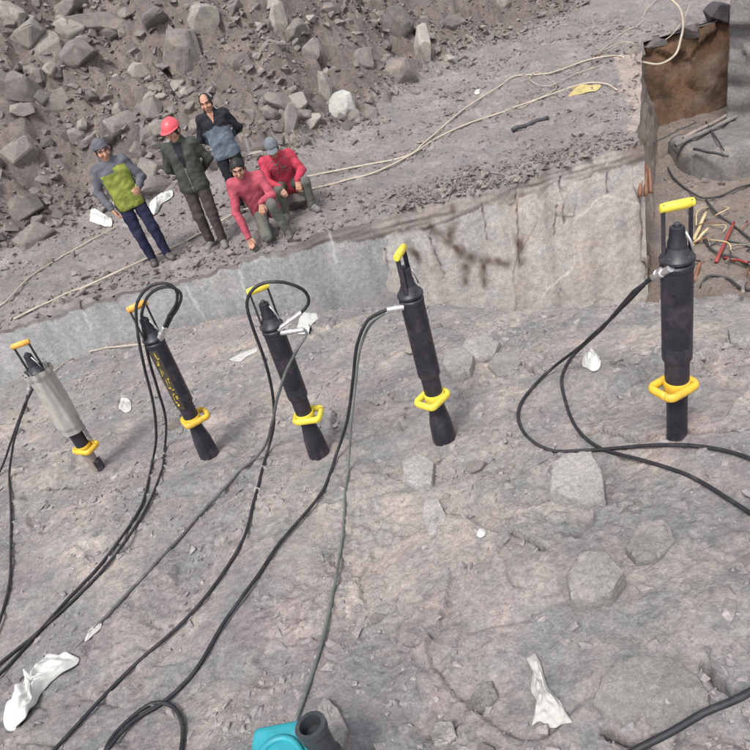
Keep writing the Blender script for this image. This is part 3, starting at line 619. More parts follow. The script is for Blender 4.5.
    lo = obj('lower_handle', V, Fc, M[loopm], root, True); lo.rotation_euler = (0, 0, loop_rz - rz); lh.rotation_euler = (0, 0, loop_rz - rz)
    if plate:
        a0, a1 = math.radians(198), math.radians(252); V = []; Fq = []
        for k in range(9):
            a = a0 + (a1 - a0) * k / 8
            for z in (0.435, 0.865): V.append((0.0825 * math.cos(a), 0.0825 * math.sin(a), z))
        for k in range(8): Fq.append((2 * k, 2 * k + 2, 2 * k + 3, 2 * k + 1))
        pt = obj('label_plate', V, Fq, M['plate'], root, True)
        # illegible yellow lettering running down the plate: short raised strokes
        V = []; Fq = []; r_ = random.Random(5)
        for q in range(7):
            z0 = 0.81 - q * 0.055; am = (a0 + a1) / 2
            for _ in range(4):
                z1 = z0 + r_.uniform(-.018, .018); aa = am + r_.uniform(-.22, .18); da = r_.choice((0.04, 0.2)); dz = 0.03 if da < 0.1 else 0.008; n = len(V)
                for (p_, z_) in ((aa, z1), (aa + da, z1), (aa + da, z1 + dz), (aa, z1 + dz)): V.append((0.0836 * math.cos(p_), 0.0836 * math.sin(p_), z_))
                Fq.append((n, n + 1, n + 2, n + 3))
        tag(obj('lettering', V, Fq, M['print'], pt), kind='stuff')
    if wrapped:   # loose dusty plastic bag pulled over the cylinder
        V = []; nz, ns = 40, 48
        for j in range(nz):
            z = 0.40 + 0.53 * j / (nz - 1)
            for k in range(ns):
                a = 2 * math.pi * k / ns; q = float(noise2(np.array([math.cos(a) * 3.0 + 2]), np.array([math.sin(a) * 3 + z * 3]), 4)[0])
                rr = 0.112 + 0.014 * q + 0.010 * math.sin(3 * a + z * 9) * 0.6 + (0.02 if j > nz - 5 else 0) * abs(math.sin(5 * a)) - (0.012 if j < 4 else 0); V.append((rr * math.cos(a), rr * math.sin(a), z))
        Fq = [(j * ns + k, j * ns + (k + 1) % ns, (j + 1) * ns + (k + 1) % ns, (j + 1) * ns + k) for j in range(nz - 1) for k in range(ns)]
        w = obj('plastic_bag', V, Fq, M['bag'], root, True); tag(w, 'dusty grey plastic bag pulled over the cylinder')
        for nm, z0, z1, a0, a1, rr0 in (('torn_film', 0.84, 0.985, -0.5, 1.5, 0.10), ('torn_film', 0.27, 0.52, -0.3, 0.9, 0.10), ('torn_film', 0.86, 0.95, 3.0, 4.6, 0.105)):
            V = []; nu, nv = 16, 12
            for u_ in range(nu):
                for v_ in range(nv):
                    a = a0 + (a1 - a0) * u_ / (nu - 1); z = z0 + (z1 - z0) * v_ / (nv - 1) * (0.7 + 0.3 * math.sin(u_ * 1.7)); q = float(noise2(np.array([u_ * 0.5]), np.array([v_ * 0.5 + z0 * 9]), 6)[0])
                    V.append(((rr0 + 0.02 * q) * math.cos(a), (rr0 + 0.02 * q) * math.sin(a), z))
            o = obj(nm, V, gridfaces(nu, nv), M['wrap'], root, True)
            md = o.modifiers.new('t', 'SOLIDIFY'); md.thickness = 0.002
    return root
M['bag'] = plain('dusty_bag', (0.34, 0.325, 0.30), 0.45, var=0.25, vs=9, dust=0.4, dustc=(0.4, 0.38, 0.36), bump=0.15)
LP = 0.0
S = [splitter(0, 'leftmost rock splitter, wrapped in a dusty grey plastic bag', math.radians(10), math.radians(60), False, 'orange', 'yellow', wrapped=True),
     splitter(1, 'black rock splitter with a lettered plate on its side, second from left', math.radians(25), math.radians(115), True, 'orange', 'yellow', plate=True),
     splitter(2, 'middle rock splitter with black hose looped round its top', math.radians(12), math.radians(75), True, 'lemon', 'lemon'),
     splitter(3, 'black rock splitter seen edge-on to its top handle, second from right', math.radians(62), math.radians(-50), True, 'lemon', 'lemon'),
     splitter(4, 'rightmost and nearest rock splitter, upright with a straight lower sleeve', math.radians(-10), math.radians(-72), False, 'lemon', 'yellow')]

# ------------------------------------------------------------------ hoses
def hose(label, pts, r, mat='rubber', fit=None, cat='hose', name='hydraulic_hose', group='hydraulic hoses of the splitters', seg=10, step=0.03):
    path = spline(pts, step); 
    # settle on the ground where it would cut into it
    g = near_h(path[:, 0], path[:, 1]); nearb = path[:, 1] < 8.1
    path[:, 2] = np.where(nearb, np.maximum(path[:, 2], g + r * 0.8), path[:, 2])
    for it in range(16):          # a stiff hose bridges the small dips
        z = path[:, 2].copy(); z[1:-1] = 0.25 * z[:-2] + 0.5 * z[1:-1] + 0.25 * z[2:]; path[:, 2] = z
        if it in (5, 11): path[:, 2] = np.where(nearb, np.maximum(path[:, 2], near_h(path[:, 0], path[:, 1]) + r * 0.6), path[:, 2])
    HOSES.append(path); o = tube(name, path, r, M[mat], None, seg); tag(o, label, cat, group)
    if fit:
        a, b = path[0], path[min(len(path) - 1, max(3, int(fit / step)))]
        q = np.array([a + (b - a) * t for t in (-0.1, 0.38, 0.39, 0.5, 0.51, 1.0, 1.05)])
        ft = tube('fitting', q, [r * 1.75, r * 1.75, r * 2.1, r * 2.1, r * 1.6, r * 1.5, r * 1.1], M['steel'], o, 14)
        try: ft.data.set_sharp_from_angle(angle=math.radians(35))
        except Exception: pass
    return o
def gp(l, h=0.02): return [on(lambda x, y: near_h(x, y, False), u, v, h) for u, v in l]
def air(i, off, pxs, ground, e=1.5, dy=0.0):
    """the hanging part of a hose: from its fitting on splitter i to where it reaches the ground"""
    st = SP[i] + np.array(off); y1 = on(lambda x, y: near_h(x, y, False), *ground)[1]; c = (st - CAM) @ CM; p0 = (c[0] / c[2] * FPX + 375, c[1] / c[2] * FPX + 375)
    L = np.concatenate([[0], np.cumsum([math.dist(a, b) for a, b in zip([p0] + pxs, pxs + [ground])])]); t = (L / L[-1])[1:-1]
    return [st] + [at_y(u, v, st[1] + dy * min(1, 4 * tt) + (y1 - st[1] - dy) * tt ** e) for (u, v), tt in zip(pxs, t)]
R5 = 0.0088; HOSES = []
hose('black hose of the rightmost splitter making the wide outer loop', air(4, (-.05, -.035, .88), [(648, 281), (620, 310), (585, 342)], (550, 372), 1.2) + gp([(550, 372), (527, 394), (518, 414), (526, 436), (552, 450), (590, 451), (640, 446), (690, 445), (730, 452), (775, 468), (860, 505), (960, 560)]), R5, fit=0.10)
hose('black hose of the rightmost splitter crossing inside the loop to the right border', air(4, (-.06, .0, .86), [(634, 292), (605, 325)], (574, 357), 1.2) + gp([(574, 357), (562, 375), (565, 400), (578, 430), (600, 449), (640, 459), (690, 476), (730, 500), (775, 530), (850, 590), (920, 690)]), R5, fit=0.09)
hose('dark hose from the second splitter from right running down to the coil at bottom left', air(3, (-.055, -.03, .90), [(386, 304), (368, 318), (357, 345), (353, 380), (348, 415)], (338, 455)) + gp([(338, 455), (322, 492), (280, 543), (257, 576), (224, 623), (196, 669), (168, 700), (131, 725), (104, 752), (80, 790)]), 0.0090, fit=0.10)
hose('thin greenish hose from the second splitter from right down to the teal pump', air(3, (-.05, .03, .88), [(385, 309), (370, 322), (360, 350), (355, 390), (351, 425)], (349, 470)) + gp([(349, 470), (343, 530), (333, 595), (320, 650), (305, 695), (295, 722)]), 0.0070, 'green_hose', fit=0.10)
hose('dark hose bent into a coil near the bottom left corner', gp([(100, 775), (112, 742), (132, 718), (154, 705), (172, 707), (182, 724), (181, 752), (172, 785)], 0.02), 0.0090)
hose('black hose arching over the top of the middle splitter', air(2, (.045, -.04, .93), [(296, 317), (309, 307), (306, 293), (290, 281), (268, 277), (252, 284), (246, 300), (252, 325), (264, 358), (272, 390), (274, 418)], (270, 448), 6, -0.08) + gp([(270, 448), (254, 501), (243, 539), (215, 585), (182, 623), (117, 683), (56, 750), (30, 785)]), 0.0088, fit=0.13)
hose('hose from the right side of the middle splitter curving off to the left', air(2, (.045, -.04, .90), [(299, 326), (306, 331), (298, 345), (286, 372), (277, 400), (271, 428)], (257, 459), 6, -0.09) + gp([(257, 459), (210, 504), (173, 546), (131, 590), (93, 630), (68, 657)]), 0.0088, 'ghose', fit=0.13)
hose('outer black hose of the lettered splitter looping above its handle', air(1, (.04, -.03, .94), [(169, 316), (177, 303), (176, 290), (166, 280), (152, 281), (141, 290), (136, 306), (138, 335), (145, 370), (153, 402), (156, 430)], (154, 462), 5, -0.06) + gp([(154, 462), (140, 508), (104, 560), (62, 606), (0, 676), (-40, 720)]), 0.0090, fit=0.09)
hose('inner black hose of the lettered splitter running beside the outer one', air(1, (.045, -.02, .93), [(172, 316), (180, 306), (180, 292), (170, 284), (156, 285), (146, 295), (142, 315), (148, 355), (158, 390), (165, 415)], (166, 445), 5, -0.06) + gp([(166, 445), (161, 472), (144, 512), (106, 566), (46, 626), (0, 664), (-40, 700)]), 0.0090, fit=0.08)
hose('black hose from the bagged splitter running straight down the left edge', air(0, (-.07, -.04, .88), [(28, 398), (20, 420), (13, 445)], (10, 475)) + gp([(10, 475), (11, 510), (11, 548), (8, 590), (-6, 640)]), 0.0088, fit=0.06)
hose('black hose from the bagged splitter leaving the picture at left', air(0, (-.06, -.05, .85), [(25, 404), (16, 428), (8, 450)], (1, 472)) + gp([(1, 472), (-12, 500), (-30, 540)]), 0.0088)
hose('pale grey hose lying behind the two leftmost splitters', gp([(40, 384), (58, 368), (80, 355), (108, 348), (135, 345), (160, 346)], 0.02), 0.011, 'cream_hose')
hose('thick dark hose crossing the bottom right corner', gp([(600, 770), (640, 748), (672, 731), (704, 714), (740, 696), (790, 668)], 0.05), 0.0105)
P, rs = scatter(420, (-4.2, 3.0), (0.8, 8.0), near_h, 56, k_bench)
HPX = np.concatenate(HOSES)[:, :2]
P = np.array([p for p in P if np.hypot(*(HPX - p[:2]).T).min() > 0.09 and min(np.hypot(*(q_[:2] - p[:2])) for q_ in SP) > 0.16])
for p in P[:150]:
    s = float(np.clip(0.024 * (1 + rs.pareto(2.2)), 0.025, 0.085))
    child_stone(bench, p + np.array([0, 0, 0.05 * s]), s, rs.randint(16), 'stone' if rs.uniform() < 0.45 else 'pale', (rs.uniform(-.25, .25), rs.uniform(-.25, .25), rs.uniform(0, 6.28)))
# pale air hoses on the far ledge
def far_hose(label, pxs, r=0.014, mat='cream_hose', lift=0.03):
    path = spline([Fh(u, v, lift) for u, v in pxs], 0.06); path[:, 2] = np.maximum(path[:, 2], far_h(path[:, 0], path[:, 1], False) + r)
    return tag(tube('air_hose', path, r, M[mat], None, 8), label, 'hose', 'pale hoses on the far ledge')
far_hose('pale hose running along the ledge past the standing men to the rim loop', [(14, 319), (40, 306), (80, 289), (115, 273), (150, 257), (203, 233), (235, 213), (268, 203), (300, 192), (345, 181), (373, 173), (407, 157), (437, 138), (470, 123), (500, 113), (552, 94), (588, 83), (606, 84), (617, 90)])
far_hose('pale hose rising from the crossing and looping at the top right', [(250, 190), (300, 178), (350, 168), (407, 156), (423, 144), (463, 110), (500, 86), (516, 76), (550, 73), (588, 60), (610, 56), (622, 57)], 0.014)
far_hose('thin pale hose low down at the left end of the slope', [(-10, 312), (4, 303), (30, 277), (60, 258), (95, 238), (118, 226)], 0.010)
far_hose('thin pale line tangled on the ledge near the rim', [(520, 108), (540, 98), (556, 88), (548, 78), (536, 72), (530, 80), (548, 86), (575, 74), (600, 66)], 0.007)
p0 = Fh(622, 57, 0.04)
tag(tube('air_hose', spline([p0, at_y(642, 62, 12.0), at_y(660, 64, 11.9), at_y(675, 55, 11.9), at_y(681, 38, 12.1), at_y(683, 22, 12.6), at_y(678, 6, 13.2), at_y(668, -3, 13.4)], 0.05), 0.02, M['cream_hose'], None, 8), 'thick cream hose hanging in a big loop over the pit edge', 'hose', 'pale hoses on the far ledge')
tag(tube('air_hose', spline([Fh(604, 50, 0.03), at_y(625, 42, 13.0), at_y(650, 47, 12.5), at_y(668, 38, 12.4), at_y(683, 20, 12.8), at_y(690, 4, 13.4)], 0.05), 0.009, M['cream_hose'], None, 6), 'thin pale line hanging behind the big cream loop', 'hose', 'pale hoses on the far ledge')
tag(tube('air_hose', spline([Fh(600, 52, 0.03), Fh(622, 33, 0.03), Fh(640, 24, 0.03), Fh(646, 10, 0.04), Fh(655, 1, 0.05), Fh(664, -6, .05)], 0.05), 0.009, M['cream_hose'], None, 6), 'thin brown line curling up to the top edge', 'hose', 'pale hoses on the far ledge')

# ------------------------------------------------------------------ people: smooth distance fields turned into one surface each
def surface_nets(D, org, h):
    nx, ny, nz = D.shape; neg = D < 0
    c = np.zeros((nx - 1, ny - 1, nz - 1), int)
    for i in (0, 1):
        for j in (0, 1):
            for k in (0, 1): c += neg[i:nx - 1 + i, j:ny - 1 + j, k:nz - 1 + k]
    act = (c > 0) & (c < 8); idx = -np.ones(act.shape, int); ii = np.argwhere(act); idx[act] = np.arange(len(ii))
    acc = np.zeros((len(ii), 3)); cnt = np.zeros(len(ii))
    cor = [(i, j, k) for i in (0, 1) for j in (0, 1) for k in (0, 1)]
    for a in cor:
        for ax in range(3):
            if a[ax]: continue
            b = list(a); b[ax] = 1
            da = D[ii[:, 0] + a[0], ii[:, 1] + a[1], ii[:, 2] + a[2]]; db = D[ii[:, 0] + b[0], ii[:, 1] + b[1], ii[:, 2] + b[2]]
            m = (da < 0) != (db < 0); t = np.where(m, da / (da - db + 1e-12 * (~m)), 0)
            p = np.tile(np.array(a, float), (len(ii), 1)); p[:, ax] = t; acc[m] += p[m]; cnt += m
    V = (ii + acc / cnt[:, None]) * h + org; Fs = []
    for ax in range(3):
        s0 = [slice(None)] * 3; s1 = [slice(None)] * 3; s0[ax] = slice(0, -1); s1[ax] = slice(1, None)
        a, b = neg[tuple(s0)], neg[tuple(s1)]; e = np.argwhere(a != b)
        o1, o2 = (ax + 1) % 3, (ax + 2) % 3
        ok = (e[:, o1] > 0) & (e[:, o2] > 0) & (e[:, o1] < D.shape[o1] - 1) & (e[:, o2] < D.shape[o2] - 1); e = e[ok]
        def cell(d1, d2):
            q = e.copy(); q[:, o1] -= d1; q[:, o2] -= d2; return idx[q[:, 0], q[:, 1], q[:, 2]]
        q = np.stack([cell(1, 1), cell(0, 1), cell(0, 0), cell(1, 0)], 1); fl = ~a[e[:, 0], e[:, 1], e[:, 2]]
        q[fl] = q[fl][:, ::-1]; Fs.append(q)
    return V, np.concatenate(Fs)
class Field:
    def __init__(s, lo, hi, h=0.010):
        s.lo = np.array(lo, float); s.h = h; s.n = np.ceil((np.array(hi) - s.lo) / h).astype(int) + 1
        s.D = np.full(tuple(s.n), 0.2)
    def block(s, lo, hi):
        a = np.clip(np.floor((lo - s.lo) / s.h).astype(int), 0, s.n - 1); b = np.clip(np.ceil((hi - s.lo) / s.h).astype(int) + 1, 1, s.n)
        sl = tuple(slice(int(x), int(y)) for x, y in zip(a, b))
        g = np.meshgrid(*[s.lo[i] + s.h * np.arange(a[i], b[i]) for i in range(3)], indexing='ij'); return sl, np.stack(g, -1)
    def put(s, sl, d, k, sub=False):
        o = s.D[sl]
        if sub: d = -d; hh = np.clip(0.5 - 0.5 * (d - o) / k, 0, 1); s.D[sl] = o * (hh) + d * (1 - hh) + k * hh * (1 - hh) if k > 1e-6 else np.maximum(o, d)
        else: hh = np.clip(0.5 + 0.5 * (o - d) / k, 0, 1); s.D[sl] = o * (1 - hh) + d * hh - k * hh * (1 - hh)
    def cone(s, a, b, ra, rb, k=0.02, sub=False):
        a = np.array(a, float); b = np.array(b, float); R = max(ra, rb) + 0.08 + k
        sl, P = s.block(np.minimum(a, b) - R, np.maximum(a, b) + R); ab = b - a; t = np.clip(((P - a) @ ab) / (ab @ ab + 1e-9), 0, 1)
        d = np.linalg.norm(P - a - t[..., None] * ab, axis=-1) - (ra + (rb - ra) * t); s.put(sl, d, k, sub); return s
    def ell(s, c, r, Rm=np.eye(3), k=0.015, sub=False):
        c = np.array(c, float); r = np.array(r, float); R = r.max() + 0.08
        sl, P = s.block(c - R, c + R); q = (P - c) @ Rm; k0 = np.linalg.norm(q / r, axis=-1); k1 = np.linalg.norm(q / (r * r), axis=-1) + 1e-9
        s.put(sl, k0 * (k0 - 1) / k1, k, sub); return s
    def cut(s, p, n):   # remove what lies on the side n of the plane through p
        g = np.meshgrid(*[s.lo[i] + s.h * np.arange(s.n[i]) for i in range(3)], indexing='ij'); d = sum((g[i] - p[i]) * n[i] for i in range(3)); s.D = np.maximum(s.D, d); return s
    def folds(s, amp, w, seed):
        g = np.meshgrid(*[s.lo[i] + s.h * np.arange(s.n[i]) for i in range(3)], indexing='ij')
        m = np.abs(s.D) < 0.05; x, y, z = g[0][m], g[1][m], g[2][m]
        s.D[m] += amp * (noise2((x + 0.5 * z) / w, (z - 0.4 * x + y) / (w * 0.6), seed) + 0.5 * noise2((x - z) / (w * 0.5), (z + y * 2) / (w * 0.35), seed + 1)); return s
    def mesh(s): return surface_nets(s.D, s.lo, s.h)
def rotm(yaw, pitch, roll):
    return np.array((Matrix.Rotation(yaw, 3, 'Z') @ Matrix.Rotation(pitch, 3, 'X') @ Matrix.Rotation(roll, 3, 'Y')))
def fab(name, c, var=0.18, bump=0.15): return plain('cloth_' + name, c, 0.85, var=var, vs=9, bump=bump, dust=0.25, dustc=tuple(0.5 * x + 0.09 for x in c), spec=0.2)
SKIN = plain('skin', (0.42, 0.22, 0.15), 0.55, var=0.12, vs=25); HAIR = plain('black_hair', (0.018, 0.015, 0.015), 0.6, var=0.3, vs=60); LIPS = plain('lips', (0.32, 0.14, 0.11), 0.5)
EYE = plain('eye', (0.03, 0.02, 0.02), 0.3)

def person(label, loc, rz, J, mats, look=(0, 0, 0), hat=None, jk_split=None, hem=None, scale=1.0, hands=None, hair=True, shoe_dir=None, seed=1, roll=0.0, extra=None):
    """J: joints in metres, facing -Y.  hands: {side: direction of the fingers}"""
    pts = np.array([v for v in J.values()]); lo = pts.min(0) - 0.3; hi = pts.max(0) + 0.32
    lo[2] = -0.03
    Rm = rotm(*look); hc = np.array(J['head']); H = lambda q: hc + Rm @ np.array(q)
    # body: one continuous figure, mostly under the clothes
    b = Field(lo, hi, 0.0085)
    b.ell(hc, (0.077, 0.096, 0.112), Rm, 0.01); b.cone(H((0, -0.025, -0.05)), H((0, -0.05, -0.093)), 0.055, 0.036, 0.02)
    b.cone(H((0, -0.088, 0.012)), H((0, -0.112, -0.030)), 0.008, 0.016, 0.012)
    for s in (-1, 1):
        b.ell(H((s * 0.078, 0.005, -0.012)), (0.013, 0.022, 0.034), Rm, 0.01); b.ell(H((s * 0.034, -0.102, 0.008)), (0.022, 0.016, 0.014), Rm, 0.012, True)
        b.ell(H((s * 0.045, -0.068, -0.03)), (0.026, 0.026, 0.024), Rm, 0.02); b.cone(H((s * 0.012, -0.094, 0.030)), H((s * 0.055, -0.078, 0.030)), 0.010, 0.009, 0.012)
    b.cone(H((-0.018, -0.086, -0.066)), H((0.018, -0.086, -0.066)), 0.011, 0.011, 0.01)
    nk = np.array(J['neck']); b.cone(nk - [0, 0, 0.03], H((0, 0.01, -0.05)), 0.056, 0.05, 0.03)
    ch, wa, pe = [np.array(J[k]) for k in ('chest', 'waist', 'pelvis')]; xx = np.array(J.get('side', (1, 0, 0)), float)
    for s in (-1, 1):
        b.cone(ch + s * 0.07 * xx, wa + s * 0.06 * xx, 0.095, 0.09, 0.03); b.cone(wa + s * 0.06 * xx, pe + s * 0.06 * xx, 0.09, 0.095, 0.03)
    b.cone(J['shL'], J['shR'], 0.055, 0.055, 0.04); b.cone(ch, nk, 0.08, 0.055, 0.04)
    for q in 'LR':
        b.cone(J['sh' + q], J['el' + q], 0.048, 0.038, 0.03); b.cone(J['el' + q], J['wr' + q], 0.038, 0.027, 0.02)
        b.cone(J['hi' + q], J['kn' + q], 0.07, 0.05, 0.03); b.cone(J['kn' + q], J['an' + q], 0.05, 0.036, 0.03)
        w = np.array(J['wr' + q]); d = np.array(hands[q][0], float); d /= np.linalg.norm(d); n = np.array(hands[q][1], float); n = n - (n @ d) * d; n /= np.linalg.norm(n); sd = np.cross(d, n)
        b.cone(w, w + d * 0.035, 0.026, 0.026, 0.01)
        for t in (-0.022, 0.0, 0.022): b.cone(w + d * 0.03 + sd * t * 0.7, w + d * 0.085 + sd * t, 0.017, 0.015, 0.012)
        for t, L in ((-0.031, 0.058), (-0.0105, 0.072), (0.0105, 0.076), (0.031, 0.066)):
            p0 = w + d * 0.085 + sd * t; p1 = p0 + d * L * 0.5 + n * 0.008; p2 = p1 + d * L * 0.40 + n * 0.028
            b.cone(p0, p1, 0.0105, 0.010, 0.004); b.cone(p1, p2, 0.010, 0.0085, 0.004)
        th = hands[q][2] if len(hands[q]) > 2 else 1
        p0 = w + d * 0.035 + sd * 0.025 * th; p1 = p0 + d * 0.03 + sd * 0.025 * th + n * 0.01; p2 = p1 + d * 0.032 + sd * 0.006 * th + n * 0.012
        b.cone(p0, p1, 0.014, 0.012, 0.006); b.cone(p1, p2, 0.012, 0.010, 0.004)
        a = np.array(J['an' + q]); fd = np.array((shoe_dir or {}).get(q, (0, -1, 0)), float); b.cone(a, a + fd * 0.1 - [0, 0, 0.03], 0.035, 0.03, 0.02)
    V, Fc = b.mesh(); cen = (V[Fc].mean(1) - hc) @ Rm
    lip = (np.abs(cen[:, 0]) < 0.024) & (np.abs(cen[:, 2] + 0.066) < 0.007) & (cen[:, 1] < -0.06); brow = (np.abs(np.abs(cen[:, 0]) - 0.034) < 0.022) & (np.abs(cen[:, 2] - 0.034) < 0.006) & (cen[:, 1] < -0.06)
    eye = (np.hypot((np.abs(cen[:, 0]) - 0.034) / 1.6, cen[:, 2] - 0.010) < 0.0075) & (cen[:, 1] < -0.06)
    mi = np.zeros(len(Fc), int); mi[lip] = 1; mi[brow] = 2; mi[eye] = 3
    P = obj('person', V, Fc, [SKIN, LIPS, HAIR, EYE], smooth=True, midx=mi); P.location = tuple(loc); P.rotation_euler = (0, math.radians(roll), rz); P.scale = (scale,) * 3
    tag(P, label, 'person', 'workers watching from the far ledge')
    # jacket
    f = Field(lo, hi, 0.0105)
    for s in (-1, 1):
        f.cone(ch + s * 0.072 * xx, wa + s * 0.062 * xx, 0.114, 0.108, 0.04); f.cone(wa + s * 0.062 * xx, pe + s * 0.072 * xx + (0, 0, -0.05), 0.108, 0.116, 0.04)
    f.cone(J['shL'], J['shR'], 0.070, 0.070, 0.05); f.cone(ch, nk, 0.10, 0.075, 0.05); f.cone(nk, nk + (hc - nk) * 0.35, 0.072, 0.070, 0.02)
    for q in 'LR':
        f.cone(J['sh' + q], J['el' + q], 0.067, 0.054, 0.03); f.cone(J['el' + q], np.array(J['wr' + q]) - 0.01 * (np.array(J['wr' + q]) - np.array(J['el' + q])), 0.054, 0.042, 0.025)
    f.folds(0.010, 0.15, seed); f.folds(0.003, 0.06, seed + 3); hm = hem if hem is not None else pe[2] - 0.06
    if hm > -1: f.cut((0, 0, hm), (0, 0, -1))
    f.cone(nk + (hc - nk) * 0.45 + [0, -0.03, 0], nk + (hc - nk) * 1.0 + [0, -0.10, 0.05], 0.050, 0.075, 0.006, True)   # the open neck
    V, Fc = f.mesh(); mi = np.zeros(len(Fc), int); jm = [mats['jacket']]
    if jk_split: mi = jk_split(V[Fc].mean(1)); jm = [mats['jacket'], mats['jacket2'], mats.get('jacket3', mats['jacket'])]
    jk = obj('jacket', V, Fc, jm, P, True, mi); V_j, F_j = V, Fc
    N_j = np.cross(V[Fc[:, 1]] - V[Fc[:, 0]], V[Fc[:, 2]] - V[Fc[:, 0]]); N_j /= np.linalg.norm(N_j, axis=1)[:, None] + 1e-9; VN = np.zeros_like(V)
    for i in range(4): np.add.at(VN, Fc[:, i], N_j)
    VN /= np.linalg.norm(VN, axis=1)[:, None] + 1e-9
    # trousers
    f = Field(lo, np.array([hi[0], hi[1], max(pe[2] + 0.3, 0.7)]), 0.0105)
    for s in (-1, 1): f.cone(pe + s * 0.055 * xx + (0, 0, 0.02), pe + s * 0.06 * xx + (0, 0, -0.02), 0.085, 0.098, 0.03)
    for q in 'LR':
        hi_, kn, an = [np.array(J[k + q]) for k in ('hi', 'kn', 'an')]
        f.cone(hi_, kn, 0.093, 0.070, 0.02); f.cone(kn, an + (kn - an) * 0.06, 0.070, 0.058, 0.02)
    f.folds(0.009, 0.13, seed + 5); V, Fc = f.mesh(); obj('trousers', V, Fc, mats['trousers'], P, True)
    for q in 'LR':   # shoes
        a = np.array(J['an' + q]); fd = np.array((shoe_dir or {}).get(q, (0, -1, 0)), float); fd /= np.linalg.norm(fd)
        f = Field(a - 0.25, a + 0.25, 0.0085); z0 = a[2] - 0.075
        f.cone(a + [0, 0, -0.005], a - fd * 0.02 + [0, 0, -0.04], 0.046, 0.044, 0.02); f.cone(a - fd * 0.03 + [0, 0, -0.038], a + fd * 0.14 + [0, 0, -0.045], 0.042, 0.040, 0.02); f.cone(a + fd * 0.02 + [0, 0, -0.005], a + fd * 0.12 + [0, 0, -0.042], 0.036, 0.034, 0.03)
        f.cut((0, 0, z0), (0, 0, -1)); V, Fc = f.mesh(); obj('shoe', V, Fc, mats['shoe'], P, True)
    if hair:
        f = Field(hc - 0.2, hc + 0.2, 0.009); f.ell(hc + Rm @ np.array([0, 0.008, 0.008]), (0.086, 0.100, 0.116), Rm, 0.005)
        if hair == 'bald': f.cone(H((0, -0.13, 0.02)), H((0, -0.06, 0.16)), 0.075, 0.075, 0.01, True)
        else: f.cone(H((-0.05, -0.14, 0.0)), H((0.05, -0.14, 0.0)), 0.075, 0.075, 0.01, True)
        f.cone(H((0, -0.07, -0.13)), H((0, 0.06, -0.16)), 0.10, 0.10, 0.01, True); f.folds(0.004, 0.03, seed + 8)
        V, Fc = f.mesh(); obj('hair', V, Fc, HAIR, P, True)
    if extra:
        for nm, mt, box in extra:    # small pieces sewn on or worn over the jacket, following its surface
            q = V_j[F_j].mean(1); k = (q[:, 0] > box[0]) & (q[:, 0] < box[1]) & (q[:, 2] > box[2]) & (q[:, 2] < box[3]) & (q[:, 1] < box[4]) & (N_j[:, 1] < -0.2)
            if len(box) > 5: k[k] = np.array([box[5](a) for a in q[k]], bool)
            fs = F_j[k]; us, inv = np.unique(fs, return_inverse=True)
            if len(us): obj(nm, V_j[us] + VN[us] * 0.006, inv.reshape(fs.shape), mt, jk, True)
    if hat == 'helmet':
        f = Field(hc - 0.25, hc + 0.25, 0.008); f.ell(H((0, 0.005, 0.035)), (0.108, 0.128, 0.118), Rm, 0.005); f.cut(H((0, 0, 0.032)), Rm @ np.array([0, 0, -1]))
        f.cone(H((0, -0.02, 0.155)), H((0, 0.09, 0.125)), 0.012, 0.010, 0.015); V, Fc = f.mesh(); hm_ = obj('helmet', V, Fc, mats['hat'], P, True)
        f = Field(hc - 0.25, hc + 0.25, 0.008); f.ell(H((0, -0.03, 0.036)), (0.118, 0.148, 0.014), Rm, 0.005); V, Fc = f.mesh(); obj('brim', V, Fc, mats['hat'], hm_, True)
    elif hat == 'cap':
        f = Field(hc - 0.25, hc + 0.25, 0.008); f.ell(H((0, 0.01, 0.03)), (0.092, 0.110, 0.105), Rm, 0.005); f.cut(H((0, 0, 0.028)), Rm @ np.array([0, 0, -1])); f.folds(0.004, 0.06, 3)
        V, Fc = f.mesh(); hm_ = obj('cap', V, Fc, mats['hat'], P, True)
        f = Field(hc - 0.25, hc + 0.25, 0.007); f.ell(H((0, -0.11, 0.036)), (0.078, 0.075, 0.010), Rm, 0.005); V, Fc = f.mesh(); obj('visor', V, Fc, mats['hat'], hm_, True)
    elif hat == 'beanie':
        f = Field(hc - 0.25, hc + 0.25, 0.008); f.ell(H((0, 0.012, 0.025)), (0.096, 0.114, 0.118), Rm, 0.005); f.cut(H((0, 0, 0.022)), Rm @ np.array([0, -0.28, -0.96])); f.folds(0.005, 0.06, 3)
        V, Fc = f.mesh(); obj('cap', V, Fc, mats['hat'], P, True)
        f = Field(hc - 0.3, hc + 0.3, 0.009); f.cone(nk + [0, 0.03, 0.02], nk + [0, 0.05, 0.055], 0.095, 0.085, 0.02); f.cone(nk + [0, -0.12, 0.1], nk + [0, -0.06, 0.03], 0.06, 0.05, 0.01, True); f.folds(0.006, 0.07, 9); V, Fc = f.mesh(); obj('collar', V, Fc, mats['hat'], P, True)
    elif hat == 'hood':
        f = Field(hc - 0.3, hc + 0.3, 0.0095); f.ell(H((0, 0.015, 0.015)), (0.118, 0.132, 0.142), Rm, 0.01); f.cone(H((0, 0.03, -0.05)), nk + [0, 0.02, -0.02], 0.11, 0.10, 0.03)
        f.cone(H((0, -0.11, 0.03)), H((0, -0.13, -0.10)), 0.078, 0.070, 0.015, True); f.cone(H((0, -0.03, 0.02)), H((0, -0.03, -0.06)), 0.083, 0.075, 0.01, True); f.folds(0.007, 0.09, 7)
        V, Fc = f.mesh(); obj('hood', V, Fc, mats['hat'], P, True)
    return P

